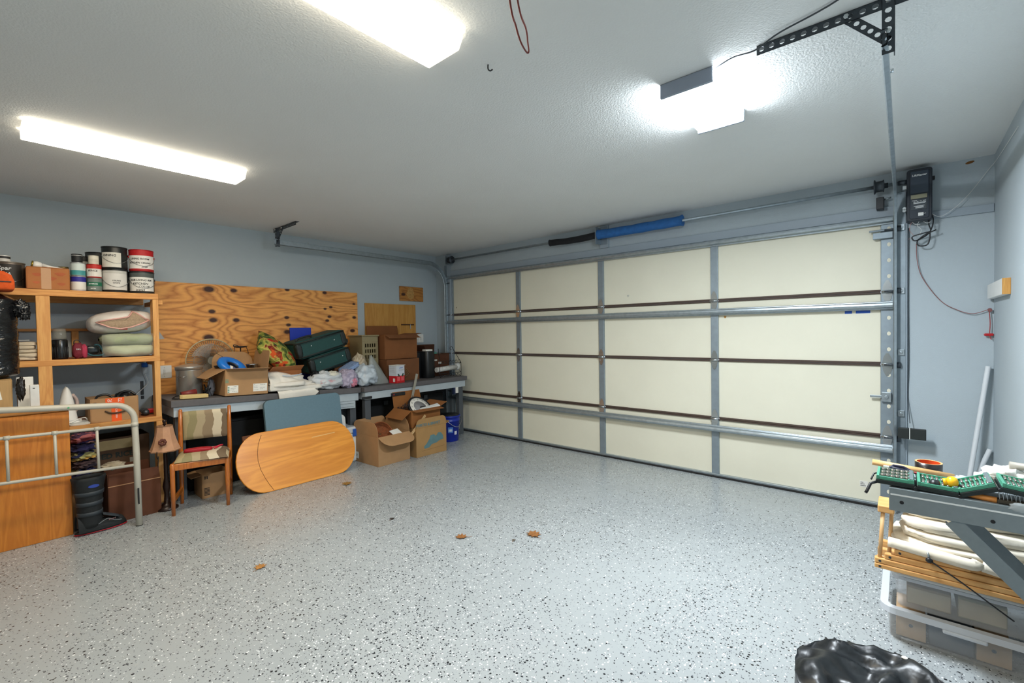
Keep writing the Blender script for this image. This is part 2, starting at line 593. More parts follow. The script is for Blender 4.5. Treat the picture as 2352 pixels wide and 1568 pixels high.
def hanger(label, x0, x1, xv, xd):
    Y0 = -2.312
    t = thing('track_hanger', label, 'bracket', ((x0 + x1) / 2, Y0, RZ), 0, 'ceiling brackets of the door tracks')
    cx = (x0 + x1) / 2
    b = perf(B(), x1 - x0, .036, int((x1 - x0) / .034), .0095, at(0, 0, -.019, FY))
    b.box(x0 - cx, x1 - cx, -.0, .034, -.0035, -.0005)
    b.build('ceiling_angle', m_darkst, t)
    b = perf(B(), .19, .034, 6, .0095, at(xv - cx, -.005, -.095, FY) @ Matrix.Rotation(PI / 2, 4, 'Z'))
    b.box(xv - cx + .014, xv - cx + .017, -.005, .026, -.19, 0)
    b.build('drop_angle', m_darkst, t)
    dx, dz = (xd - xv), .125
    L = math.hypot(dx, dz)
    ang = math.atan2(dz, dx)
    b = perf(B(), L, .032, max(3, int(L / .027)), .0085, at((xv + xd) / 2 - cx, .003, -.02 - dz / 2, FY) @ Matrix.Rotation(ang, 4, 'Z'))
    b.build('diagonal_angle', m_darkst, t)
    for q in ((xv - cx, -.008, -.12), (xv - cx, -.008, -.015), (xd - cx, -.006, -.02)):
        B().cyl(q, (q[0], q[1] - .01, q[2]), .008, n=6).build('bolt', m_steel, t)
    return t
hanger('punched steel ceiling bracket holding the track nearest the square light', 4.711, 5.30, 5.109, 4.995)
hanger('small punched steel ceiling bracket over the plywood wall panel', .19, .70, .255, .40)

# ---------------------------------------------------------------- torsion shaft
t = thing('torsion_shaft', 'torsion spring shaft with blue and black sleeves above the garage door', 'spring shaft', (2.7, -.085, 2.35))
B().cyl((-2.30, 0, 0), (2.46, 0, 0), .0127, n=14).build('shaft', m_galv, t)
drum = [(.0, -.03), (.05, -.03), (.05, -.022), (.038, -.018), (.038, .018), (.045, .026), (.018, .03), (.018, .05), (0, .05)]
RXm = Matrix.Rotation(PI / 2, 4, 'Y')
for s in (-1, 1):
    x = -2.28 if s < 0 else 2.31
    B().lathe(drum, n=20, T=Matrix.Translation((x, 0, 0)) @ (RXm if s > 0 else Matrix.Rotation(-PI / 2, 4, 'Y'))).build('cable_drum', m_darkst, t)
    xx = x - .06 if s < 0 else x + .085
    B().box(xx - .003, xx + .003, -.05, .083, -.06, .06).build('bearing_plate', m_galv, t, .002)
def sleeve(x0, x1, r, m, sag, seed):
    b = B()
    def fn(u, v):
        x = x0 + (x1 - x0) * v
        a = 2 * PI * u
        rr = r * (1 + .10 * noise.noise(Vector((x * 9, math.cos(a) * 1.2, math.sin(a) * 1.2 + seed))))
        if v < .02 or v > .98:
            rr *= 1.12
        dz = -sag * math.sin(PI * v)
        return (x, math.cos(a) * rr, math.sin(a) * rr + dz)
    b.grid(fn, 14, 40, closeu=True)
    b.add([fn(i / 14, 0) for i in range(14)], [tuple(range(14))]).add([fn(i / 14, 1) for i in range(14)], [tuple(reversed(range(14)))])
    return b.build('spring_sleeve', m, t)
sleeve(-.60, .03, .034, M('black_cloth_sleeve', '#191a1f', .75, var=.25), .012, 1)
sleeve(.02, .90, .046, M('blue_cloth_sleeve', '#2565a8', .6, var=.15, vs=25), .004, 5)
B().box(.008, .016, -.05, .06, -.10, .075).box(.008, .09, .056, .061, -.10, .09).build('centre_bracket', m_galvd, t, .002)

# ---------------------------------------------------------------- ceiling lamps
def emis(name, col, s):
    m, nt, p = newmat(name)
    tc = node(nt, 'ShaderNodeTexCoord')
    n = node(nt, 'ShaderNodeTexNoise'); n.inputs['Scale'].default_value = 9
    link(nt, tc.outputs['Object'], n.inputs['Vector'])
    p.inputs['Base Color'].default_value = (.8, .8, .78, 1)
    p.inputs['Roughness'].default_value = .35
    link(nt, mix(nt, n.outputs[0], tuple(x * .96 for x in col), col), p.inputs['Emission Color'])
    p.inputs['Emission Strength'].default_value = s
    return m
m_lampm = M('white_lamp_metal', '#d8d8d4', .5, var=.03)
def wrap_light(label, x0, x1, y0, y1, em):
    t = thing('fluorescent_light', label, 'ceiling light', ((x0 + x1) / 2, (y0 + y1) / 2, RZ), group='fluorescent ceiling lights')
    hw, L = (x1 - x0) / 2, (y1 - y0) / 2
    z0 = 2.397 - RZ
    B().box(-hw * .62, hw * .62, -L + .004, L - .004, -.02, -.0005).build('housing', m_lampm, t)
    prof = [(-hw, -.006), (-hw, -.022), (-hw * .8, z0), (hw * .8, z0), (hw, -.022), (hw, -.006)]
    n = len(prof)
    q = prof[2:4]
    b = B(); b.add([(x, -L + .006, z) for x, z in q] + [(x, L - .006, z) for x, z in q], [(0, 1, 3, 2)])
    lens = b.build('prismatic_lens', em, t)
    for q in (prof[:3], prof[3:]):
        b = B(); b.add([(x, -L + .006, z) for x, z in q] + [(x, L - .006, z) for x, z in q], [(0, 1, 4, 3), (1, 2, 5, 4)])
        b.build('lens_side', em_side, lens)
    for s in (-1, 1):
        b = B(); yy = s * L
        b.add([(x, yy, z) for x, z in prof] + [(x, yy - s * .007, z) for x, z in prof],
              [tuple(range(n)), tuple(range(n, 2 * n))] + [(i, i + 1, n + i + 1, n + i) for i in range(n - 1)])
        b.build('end_cap', em_cap, t)
    return t
em_cap = emis('lamp_end_cap_glow', FLUO_C, .5)
em_side = emis('lamp_lens_side_glow', FLUO_C, 2.6)
wrap_light('long fluorescent ceiling light over the shelves on the left', 1.63, 1.84, -4.16, -3.145, emis('fluorescent_lens_a', FLUO_C, FLUO_1))
wrap_light('bigger looking fluorescent ceiling light cut by the top edge', 3.706, 3.919, -4.36, -3.14, emis('fluorescent_lens_b', FLUO_C, FLUO_2))

t = thing('led_panel_light', 'square cool white panel light on the ceiling before the door', 'ceiling light', (4.425, -2.04, RZ))
em_led = emis('led_lens', LED_C, LED_S)
B().box(-.10, .10, -.25, .25, -.012, -.0005).build('housing', m_lampm, t)
prof = [(-.108, -.012), (-.113, -.045), (-.095, -.06), (.095, -.06), (.113, -.045), (.108, -.012)]
q = prof[2:4]
lens = B().add([(x, -.238, z) for x, z in q] + [(x, .238, z) for x, z in q], [(0, 1, 3, 2)]).build('curved_lens', em_led, t)
em_leds = emis('led_side_glow', LED_C, LED_S * .24)
for q in (prof[:3], prof[3:]):
    B().add([(x, -.238, z) for x, z in q] + [(x, .238, z) for x, z in q], [(0, 1, 4, 3), (1, 2, 5, 4)]).build('lens_side', em_leds, lens)
m_ledcap = M('grey_lamp_cap', '#8d98a8', .5, var=.04)
for s in (-1, 1):
    B().box(-.113, .113, min(s * .238, s * .256), max(s * .238, s * .256), -.063, -.0005).build('end_cap', m_ledcap, t, .004)
B().cyl((.02, .258, -.03), (.02, .266, -.03), .012, n=12).build('sensor', m_white, t)

# cable from the panel light along the bracket
def wire(name, label, cat, pts, r, m, sm=6, group=None):
    pts = [Vector(p) for p in pts]
    out = []
    for i in range(len(pts) - 1):
        p0, p1, p2, p3 = pts[max(i - 1, 0)], pts[i], pts[i + 1], pts[min(i + 2, len(pts) - 1)]
        for k in range(sm):
            q = k / sm
            out.append(.5 * ((2 * p1) + (-p0 + p2) * q + (2 * p0 - 5 * p1 + 4 * p2 - p3) * q * q + (-p0 + 3 * p1 - 3 * p2 + p3) * q ** 3))
    out.append(pts[-1])
    if label is None:
        return out
    o0 = out[-1]
    o = B().tube(out, r, 6).build(name, m, off=o0)
    o.location = o0
    return tag(o, label, cat, group)
wire('lamp_cable', 'thin grey cable running from the square light past the bracket', 'cable',
     [(4.52, -2.26, 2.448), (4.62, -2.31, 2.445), (4.713, -2.35, 2.42), (4.80, -2.37, 2.44), (4.99, -2.424, 2.446), (5.25, -2.60, 2.447)], .003, m_darkst)
wire('pull_cord', 'looped dark red cord hanging from the ceiling', 'cord',
     [(4.46, -3.56, 2.45), (4.339, -3.366, 2.26), (4.284, -3.273, 2.25), (4.25, -3.21, 2.248), (4.232, -3.160, 2.247), (4.236, -3.152, 2.25),
      (4.262, -3.19, 2.252), (4.294, -3.238, 2.255), (4.355, -3.353, 2.262), (4.475, -3.55, 2.45)], .0028, M('dark_red_cord', '#6b2a22', .8, var=.2))
wire('ceiling_hook', 'small dark screw hook in the bare ceiling', 'hook',
     [(3.849, -2.931, 2.453), (3.849, -2.931, 2.435), (3.855, -2.925, 2.428), (3.862, -2.918, 2.434)], .0028, m_black)

# ---------------------------------------------------------------- wall mounted opener and the right wall
t = thing('door_opener', 'dark wall mounted garage door opener beside the track', 'door opener', (5.225, -.02, 2.066))
B().prism(rrect(.132, .355, .018), .095, at(0, 0, .178, FY)).build('case', m_navy, t, .006)
B().prism(rrect(.100, .325, .012), .006, at(0, -.0945, .178, FY)).build('cover', M('opener_cover', '#262f3b', .4, var=.1), t, .003)
ol = B().prism(rrect(.092, .15, .006), .004, at(0, -.1002, .262, FY)).build('light_lens', M('opener_lens', '#38424f', .3, var=.05), t, .002)
text('LiftMaster', .0195, m_inkw, ol, at(0, -.1046, .308, FY), sx=.95, bold=.0004)
B().box(-.044, .040, -.108, -.10, .150, .178).build('lamp_shelf', M('opener_tan', '#8d8a72', .6, var=.15), t, .002)
lp = B().box(-.042, .038, -.104, -.1, .075, .145).build('label_plate', M('opener_label', '#3e454b', .6, var=.2, vs=60), t, .001)
lb = B()
for k, (x0, x1, z) in enumerate(((-.038, -.012, .137), (-.03, -.02, .128), (-.014, -.004, .129), (.002, .012, .130), (.018, .034, .131), (-.03, .034, .121), (-.03, .03, .116), (-.028, .026, .098), (-.02, .02, .092), (-.02, .024, .086))):
    lb.box(x0, x1, -.1055, -.104, z, z + .0028)
lb.build('label_print', m_inkw, lp)
B().box(-.006, .022, -.115, -.1, .030, .052).build('terminal_block', m_white, t, .002)
B().box(.066, .080, -.05, -.02, .275, .300).build('knob', m_black, t, .003)
B().cyl((-.11, -.066, .284), (-.06, -.066, .284), .016, n=14).build('drive_collar', m_darkst, t)
B().box(-.088, -.064, -.06, -.03, .235, .262).build('mounting_ear', m_steel, t, .002)
for z in (.10, .085):
    B().cyl((-.078, -.05, z), (-.078, -.075, z), .01, n=10).build('mounting_bolt', m_steel, t)
pl = wire('x', None, '', [(.050, -.05, .02), (.050, -.06, -.03), (.058, -.07, -.075), (.02, -.07, -.085), (-.035, -.06, -.10), (-.02, -.06, -.13), (.03, -.05, -.105),
                          (.055, -.05, -.085), (.045, -.05, -.16), (.0, -.05, -.165), (-.008, -.05, -.13), (.03, -.06, -.095), (.07, -.07, -.078), (.085, -.06, -.07)], 0, None)
B().tube(pl, .0042, 6).build('power_cord', m_black, t)
pl = wire('x', None, '', [(.066, -.05, .04), (.072, -.055, .0), (.068, -.06, -.04), (.056, -.065, -.08)], 0, None)
B().tube(pl, .0042, 6).build('power_cord', m_black, t)
for pts, r, mm in (([(-.035, -.07, .0), (-.02, -.08, -.02), (.005, -.085, -.025)], .0013, m_white),
                   ([(.0, -.07, .0), (-.01, -.08, -.03), (.01, -.08, -.06), (.0, -.06, -.10)], .0013, m_white),
                   ([(.02, -.06, .0), (.04, -.08, -.02), (.06, -.08, -.015)], .0012, m_white),
                   ([(-.04, -.06, 0), (-.05, -.05, -.05), (-.03, -.04, -.09), (-.055, -.03, -.11)], .0012, M('pink_wire', '#c08a86', .6))):
    B().tube(wire('x', None, '', pts, 0, None), r, 5).build('signal_wire', mm, t)

wire('bell_wire', 'thin white wire looping from the opener to the right corner', 'wire',
     [(5.225, -.13, 2.105), (5.275, -.11, 2.112), (5.333, -.05, 2.087), (5.408, -.04, 2.138), (5.48, -.03, 2.224), (5.56, -.012, 2.352), (5.588, -.04, 2.39), (5.588, -.293, 2.376), (5.588, -.85, 2.355)], .0016, m_white)
m_redc = M('faded_red_cord', '#8a5a58', .8, var=.2)
t = thing('emergency_release', 'red release handle hanging on a cord in the right corner', 'release handle', (5.572, -.02, 1.28))
B().tube(wire('x', None, '', [(-.36, .0, .642), (-.355, 0, .52), (-.325, 0, .395), (-.236, 0, .238), (-.15, 0, .169), (-.077, 0, .142), (-.003, 0, .168)], 0, None), .0024, 6).build('cord', m_redc, t)
B().tube(wire('x', None, '', [(-.003, 0, .168), (.002, -.002, .08), (.0, -.004, .0), (.008, -.004, -.03)], 0, None), .0026, 6).build('drop_cord', M('red_cord', '#9c3c3a', .8, var=.2), t)
B().cyl((0, 0, .166), (0, -.012, .160), .011, n=10).build('knot', m_redc, t)
B().prism(rrect(.046, .017, .008), .014, at(-.004, .003, .002, FY)).build('handle', m_red, t, .004)
wire('sensor_wire', 'grey sensor wires running down the jamb beside the right track', 'wire',
     [(5.172, -.012, 2.04), (5.170, -.010, 1.6), (5.173, -.010, 1.1), (5.168, -.010, .87), (5.172, -.02, .78), (5.18, -.06, .66)], .0028, m_darkst)
t = thing('safety_sensor', 'flat black sensor box strapped low beside the right track', 'sensor', (5.19, -.12, .56))
B().box(-.074, .074, -.012, .018, 0, .074).build('box', M('sensor_black', '#1d2322', .55, var=.25), t, .003)
B().box(-.014, -.010, -.014, .02, -.001, .076).build('strap', m_white, t)
B().box(-.072, -.05, .018, .12, .03, .05).build('arm', m_galv, t, .002)
t = thing('cable_monitor', 'little black box on the wall under the shaft end', 'sensor', (5.015, -.03, 2.19))
B().box(-.022, .022, -.05, .028, 0, .086).build('case', m_black, t, .004)
B().tube([(.022, -.02, .07), (.06, -.02, .078)], .006, 8).build('bracket', m_galv, t)
t = thing('scrap_lumber', 'short white painted board with a raw sawn end on the right wall', 'board', (5.582, -.37, 1.56))
B().box(-.022, .010, -.25, .34, -.045, .045).build('board', m_white, t, .002)
B().box(-.022, .010, -.262, -.2505, -.045, .045).build('sawn_end', wood('sawn_end', '#b8813f', '#d9a75c', 'Z'), t)
def pipe(label, p0, p1, r):
    t = thing('plastic_pipe', label, 'pipe', p0, 0, 'plastic pipes in the corner')
    d = Vector(p1) - Vector(p0)
    B().cyl((0, 0, 0), d, r, n=16, cap=False).cyl(d * .002, d, r * .8, n=16, cap=False).build('pipe', M('pvc_white', '#d5d9dc', .35, var=.03), t)
pipe('tall white plastic pipe leaning in the right corner', (5.435, -.14, .012), (5.566, -.03, 1.075), .0135)
pipe('short white plastic pipe leaning at the right corner', (5.40, -.10, .012), (5.576, -.03, .53), .0135)

# ---------------------------------------------------------------- wood shelving against the left wall
m_pine = wood('pine_lumber_y', '#b9773a', '#dda45c', 'Y', 8, .6)
m_pinez = wood('pine_lumber_z', '#c08243', '#e0ab66', 'Z', 8, .6)
m_board = wood('shelf_board', '#8a4f26', '#a8683a', 'Y', 6, .7)
t = thing('wooden_shelf', 'open pine lumber shelving unit with paint cans on top', 'shelf', (.27, -3.95, 0))
def w_(x0, x1, y0, y1, z0, z1, name, m, bv=.003):
    return B().box(x0 - .27, x1 - .27, y0 + 3.95, y1 + 3.95, z0, z1).build(name, m, t, bv)
SF = .55
for zt, th in ((1.706, .047), (1.204, .043), (.713, .04)):
    ye = -3.94 if zt < 1 else -4.75
    w_(.006, SF - .038, ye, -3.375, zt - .016, zt, 'shelf_board', m_board)
    w_(SF - .037, SF, ye, -3.372, zt - th, zt, 'front_rail', m_pine)
    w_(.006, .044, ye, -3.375, zt - .066, zt - .017, 'rear_rail', m_pine)
    w_(.05, SF - .04, -3.371, -3.335, zt - .085, zt - .048, 'end_rail', m_pine)
w_(SF - .086, SF - .001, -3.411, -3.373, .001, 1.658, 'post', m_pinez)
w_(SF - .036, SF - .001, -4.066, -3.995, .001, 1.658, 'post', m_pinez)
w_(.006, .044, -3.842, -3.80, 1.205, 1.414, 'rear_post', m_pinez)
w_(.006, .044, -4.7, -3.40, 1.415, 1.436, 'back_strip', m_pine)

# ---- paint cans
m_tin = M('tin_can', '#9a9da0', .35, .8, var=.1, vs=30)
def can(label, loc, r, h, lab, rim, name='paint_can', labz=(.12, .9), bail=True, lid='#8d9194', top=None, arc=2 * PI, lines=(), inkm=None, a0=0, band=None, group=None):
    t = thing(name, label, 'paint can', loc, group='paint cans on the top shelf')
    B().lathe([(r * .97, 0), (r, .004), (r, h - .01), (r * .985, h - .006)], n=28).build('body', M('can_' + rim, rim, .4, .2, var=.15, vs=40), t)
    B().lathe([(r * .99, h - .009), (r * 1.03, h - .008), (r * 1.03, h - .001), (r * .9, h), (r * .88, h - .006), (0, h - .006)], n=28).build('lid_rim', M('rim_' + lid, lid, .35, .5, var=.1), t)
    z0, z1 = labz[0] * h, labz[1] * h
    rr = r * 1.008
    b = B()
    n = 24
    b.grid(lambda u, v: (rr * math.cos(a0 + (u - .5) * arc), rr * math.sin(a0 + (u - .5) * arc), z0 + (z1 - z0) * v), n, 1)
    lo = b.build('paper_label', M('label_' + lab, lab, .6, var=.06, vs=18), t)
    if band:
        for k, (bz0, bz1, bc) in enumerate(band):
            b = B(); r2 = r * 1.013
            b.grid(lambda u, v: (r2 * math.cos(a0 + (u - .5) * arc * .99), r2 * math.sin(a0 + (u - .5) * arc * .99), h * (bz0 + (bz1 - bz0) * v)), n, 1)
            b.build('label_band', M('band_' + bc, bc, .6, var=.12, vs=40), lo)
    if bail:
        hw = r * 1.04
        hk = []
        for k in range(15):
            a = -PI / 2 + PI * k / 14
            hk.append((hw * math.cos(a) * .98 + .003, hw * math.sin(a), h * .66 - .42 * h * math.cos(a)))
        B().tube(hk, .0018, 5).build('bail_handle', m_steel, t)
        for s in (-1, 1):
            B().cyl((0, s * r, h * .66), (0, s * (r + .006), h * .66), .009, n=8).build('ear', M('rim_' + lid, lid), t)
    for (tx, ty, sz, tz) in lines:
        text(tx, sz, inkm or m_ink, lo, Matrix.Rotation(a0 + ty / r, 4, 'Z') @ Matrix.Translation((0, 0, tz * h)), 'handwriting', ext=.0008, bendr=r * 1.012, shear=.15, bold=.0003)
    return t
ZS = 1.706
LK = -.33   # cans are turned so that their labels face the room's middle
can('white labelled paint can marked kitchen, lower can nearest the plywood', (.435, -3.452, ZS), .079, .178, '#d9d8d2', '#2c2f30', lid='#3a3d40', a0=LK, arc=2.6,
    lines=(('OUR LIVING RM', 0, .021, .60), ('KITCHEN', .0, .024, .44), ('COLOR', .025, .021, .31), ('3/2023', 0, .021, .16)), band=((.74, .93, '#4b5250'),))
can('red topped white paint can marked living room ceiling', (.435, -3.452, ZS + .179), .079, .175, '#dedcd6', '#b01f22', lid='#b5171c', a0=LK, arc=3.0, labz=(.1, .72),
    lines=(('LIVING ROOM', .0, .02, .56), ('KITCHEN CEILING', 0, .018, .38), ('2020', .03, .02, .2)), band=((.72, .97, '#b5171c'), (.06, .12, '#a81a20')))
can('dark paint can squeezed between the two tallest can stacks', (.24, -3.53, ZS), .08, .19, '#1d2026', '#1a1c20', lid='#222428', bail=False)
can('white paint can with a wire handle, below the black can', (.425, -3.617, ZS), .078, .186, '#cfcdc8', '#2a2d2d', lid='#2d3032', a0=LK, arc=2.5, band=((.80, .92, '#b9b8b2'),),
    lines=(('CEILING', .02, .014, .50), ('WHITE', .02, .014, .40)))
can('black topped paint can with a white label reading dining', (.425, -3.617, ZS + .187), .078, .172, '#d3d0c6', '#1b1e1f', lid='#26292a', a0=LK - .18, arc=1.75, labz=(.06, .72),
    lines=(('DINING', -.005, .024, .58),))
can('dark old paint can standing behind the dining can, lower one', (.25, -3.69, ZS), .08, .186, '#272a2b', '#202324', lid='#2a2d2e', bail=False)
can('dark old paint can standing behind the dining can, upper one', (.25, -3.69, ZS + .187), .078, .14, '#3c4040', '#26292a', lid='#202324', bail=False)
can('green quart can under the red fence can', (.44, -3.742, ZS), .043, .108, '#6d7a74', '#4d5450', lid='#8f938f', bail=False, band=((.42, .70, '#14664a'),),
    a0=LK, inkm=m_inkw, lines=(('EXTERIOR', 0, .012, .56), ('SATIN', 0, .011, .24)))
can('red and white quart can marked fence', (.44, -3.742, ZS + .109), .043, .103, '#dad7d0', '#a9231f', lid='#b02a22', bail=False, a0=LK, labz=(.08, .66), band=((.66, .94, '#b8241d'),),
    lines=(('FENCE', 0, .019, .50),))
can('small white tub standing on the fence can', (.43, -3.742, ZS + .213), .031, .068, '#d9d3c2', '#d6cfbe', lid='#e2dccb', name='small_tub', bail=False, band=((.0, .6, '#cfc9b8'),))
can('white and blue quart can under the teal can', (.44, -3.832, ZS), .043, .116, '#dcdad4', '#b9babc', lid='#a5a8aa', bail=False, band=((.62, .95, '#26248a'),))
can('pale teal quart can beneath a black lidded jar', (.44, -3.832, ZS + .117), .042, .10, '#c8d3d0', '#9fb0ae', lid='#a5a8aa', bail=False, band=((.05, .4, '#3f8f92'),))
can('black lidded jar standing on the teal can', (.435, -3.835, ZS + .218), .031, .062, '#191b1d', '#191b1d', lid='#141517', name='small_jar', bail=False, band=((.80, .9, '#d0d2d0'),))
can('slim spray can with a dark cap behind the fence can', (.30, -3.785, ZS), .031, .285, '#c9c8c0', '#a9aba9', lid='#1c1e1f', name='spray_can', bail=False, band=((.86, .98, '#1c1e1f'),))
m_glass = M('dusty_glass', '#b9b59a', .12, var=.1, alpha=.45)
t = thing('glass_jar', 'dusty glass jar behind the teal can', 'jar', (.33, -3.90, ZS))
B().lathe([(.036, 0), (.037, .12), (.026, .15), (.026, .175)], n=20).build('jar', m_glass, t)
B().lathe([(.029, .172), (.029, .19), (0, .191)], n=20).build('lid', M('brass_lid', '#8d7a4a', .4, .5), t)
can('large dark paint can with white brand lettering at the left edge', (.40, -4.185, ZS), .083, .186, '#2a2622', '#5c5046', lid='#7e776c', a0=-.25, arc=2.2, inkm=m_inkw,
    lines=(('Spar', .0, .036, .74), ('AMA', .0, .03, .53)))
can('small white tub on the dark lettered paint can', (.40, -4.205, ZS + .187), .034, .046, '#d8d5d0', '#cfccc8', lid='#e3e2df', name='small_tub', bail=False, band=((.5, .95, '#2b2b2c'),))

# ---- carton helper
def carton(label, loc, size, rz, m, flaps=(), name='cardboard_box', inner=None, rot=None, cat='box', th=.004, tilt=0, bottom=True, group=None):
    """open carton; size along local x, y, z; flaps: (side, angle, length, round) with angle 0 = straight up, 90 = flat outwards"""
    t = thing(name, label, cat, loc, rz, group, rot)
    a, d, h = size
    a /= 2; d /= 2
    b = B()
    b.box(-a, a, -d, -d + th, 0, h).box(-a, a, d - th, d, 0, h).box(-a, -a + th, -d + th, d - th, 0, h).box(a - th, a, -d + th, d - th, 0, h)
    b.box(-a + th, a - th, -d + th, d - th, 0, th)
    b.build('body', m, t, .0015, 1)
    for side, ang, L, rd in flaps:
        wd = 2 * (a if side in ('-y', '+y') else d) - .006
        if rd:
            poly = [(-wd / 2, 0), (wd / 2, 0), (wd / 2, L - rd)] + [(wd / 2 - rd + rd * math.cos(q), L - rd + rd * math.sin(q)) for q in [PI / 2 * k / 5 for k in range(1, 6)]] + \
                   [(-wd / 2 + rd - rd * math.sin(q), L - rd + rd * math.cos(q)) for q in [PI / 2 * k / 5 for k in range(0, 6)]]
        else:
            poly = [(-wd / 2, 0), (wd / 2, 0), (wd / 2 - .006, L), (-wd / 2 + .006, L)]
        base = {'+x': Matrix.Translation((a, 0, h)) @ FX, '-x': Matrix.Translation((-a, 0, h)) @ Matrix.Rotation(PI, 4, 'Z') @ FX,
                '-y': Matrix.Translation((0, -d, h)) @ FY, '+y': Matrix.Translation((0, d, h)) @ Matrix.Rotation(PI, 4, 'Z') @ FY}[side]
        T = base @ Matrix.Translation((0, .001, -th)) @ Matrix.Rotation(math.radians(ang), 4, 'X')
        B().prism(poly, th, T).build('flap', m, t, .001, 1)
    return t
def sticker(parent, T, w_, h_, m=None, name='sticker'):
    return B().prism([(-w_ / 2, -h_ / 2), (w_ / 2, -h_ / 2), (w_ / 2, h_ / 2), (-w_ / 2, h_ / 2)], .0012, T).build(name, m or m_paper, parent)
def printlines(parent, T, w_, rows, m=None, name='print', seed=1, lh=.003):
    rnd = random.Random(seed)
    b = B()
    for (y, a, c_) in rows:
        x = -w_ / 2 + a * w_
        while x < -w_ / 2 + c_ * w_:
            q = rnd.uniform(.004, .014)
            b.prism([(x, y), (min(x + q, -w_ / 2 + c_ * w_), y), (min(x + q, -w_ / 2 + c_ * w_), y + lh), (x, y + lh)], .0006, T)
            x += q + .003
    return b.build(name, m or m_ink, parent)

# ---- things on the top shelf
t = carton('tan box with faded red print on the top shelf', (.455, -3.998, ZS), (.20, .218, .150), 0, m_card2, [('+x', -91, .1, 0), ('-x', -91, .1, 0), ('-y', -89, .1, 0), ('+y', -89, .1, 0)])
rp = M('faded_red_print', '#ab5c38', .85, var=.2)
for (y, z, r) in ((-.055, .10, .016), (.06, .11, .018), (.01, .075, .02), (-.06, .045, .012), (.065, .04, .014)):
    b = B(); b.prism([(r * 1.5 * math.cos(a) * (1 + .25 * math.sin(3 * a)), r * .7 * math.sin(a)) for a in [2 * PI * k / 12 for k in range(12)]], .0008, at(.1002, y, z, FX)); b.build('print', rp, t)
sticker(t, at(.1, -.012, .075, FX), .05, .148, M('packing_tape', '#b58a62', .35, var=.05), 'tape')
t = thing('shower_head', 'white hand shower with a gold ring lying on the tan box', 'shower head', (.45, -3.985, ZS + .151))
B().lathe([(0, -.03), (.022, -.03), (.026, -.01), (.022, .012), (.012, .02), (0, .021)], n=18, T=Matrix.Translation((0, -.055, .026)) @ Matrix.Rotation(-PI / 2 - .15, 4, 'X')).build('head', m_white, t)
B().lathe([(.020, -.036), (.026, -.034), (.024, -.026)], n=18, T=Matrix.Translation((0, -.055, .026)) @ Matrix.Rotation(-PI / 2 - .15, 4, 'X')).build('ring', M('gold_ring', '#a08a3a', .3, .8), t)
B().tube([(0, -.035, .028), (.005, .0, .018), (.01, .05, .010), (.01, .10, .006)], [.014, .010, .008, .005], 10).build('handle', m_white, t)

# ---- second shelf
Z2 = 1.204
t = thing('folded_canvas', 'folded cream canvas bags on the middle shelf at the left', 'canvas', (.42, -4.11, Z2))
for k in range(5):
    b = B(); softslab(b, (.005 * (k % 2), -.01 + .012 * (k % 3 - 1), .015 + k * .026), (.22, .15 - .008 * k, .03), k + 2, .12, 3)
    b.build('fold', M('cream_canvas', '#c8b9a2', .9, var=.1, bump=.1, bs=300), t)
B().box(.02, .08, -.06, .01, .143, .146).build('care_tag', m_paper, t)
t = thing('coffee_canister', 'dark glass coffee grinder beside the shelf post', 'canister', (.44, -3.945, Z2))
B().lathe([(.042, 0), (.044, .01), (.044, .135), (.040, .145)], n=24).build('base', M('smoked_black', '#17181a', .2, var=.2), t)
B().lathe([(.038, .146), (.040, .16), (.036, .215), (.03, .225), (0, .226)], n=24).build('clear_lid', M('clear_lid', '#8f8f86', .1, var=.1, alpha=.4), t)
b = B()
for k in range(18):
    a = 2 * PI * k / 18
    b.cyl((math.cos(a) * .0445, math.sin(a) * .0445, .012), (math.cos(a) * .0445, math.sin(a) * .0445, .09), .0022, n=5)
ob = b.build('ribs', M('smoked_rib', '#2c2e31', .25, var=.1), t); ob['kind'] = 'stuff'
t = thing('drawstring_pouch', 'small maroon drawstring pouch on the middle shelf', 'pouch', (.46, -3.842, Z2))
b = B(); blob(b, (0, -.008, .058), (.03, .032, .058), 3, .15, 2, p=.7, flat=0); b.build('bag', M('maroon_cloth', '#6a1526', .8, var=.2), t)
b = B(); blob(b, (.004, .026, .055), (.024, .018, .05), 8, .15, 2, p=.8, flat=0); b.build('side_panel', M('pink_red_cloth', '#a5304c', .8, var=.15), t)
B().tube(wire('x', None, '', [(0, -.03, .11), (0, -.025, .135), (0, -.005, .138), (0, .008, .118)], 0, None), .003, 6).build('drawstring', m_black, t)
text('DKL', .014, m_inkw, t, at(.0325, -.008, .07, FX))
t = thing('ski_goggles', 'dark goggles with a teal strap behind the maroon pouch', 'goggles', (.42, -3.772, Z2))
b = B(); blob(b, (0, .0, .06), (.03, .045, .035), 5, .1, 2, p=.8); b.build('lens', M('dark_lens', '#1b2326', .2, var=.1), t)
B().tube(wire('x', None, '', [(.02, -.03, .04), (.04, .0, .02), (.03, .05, .018), (.0, .07, .03), (0, .05, .09), (.02, .02, .10)], 0, None), .007, 6).build('strap', M('teal_strap', '#28535c', .7, var=.2), t)
m_sage = M('sage_comforter', '#9aa384', .85, var=.06, vs=8, bump=.15, bs=60)
t = thing('green_comforter', 'sage green folded comforter in a clear bag on the middle shelf', 'comforter', (.33, -3.55, Z2))
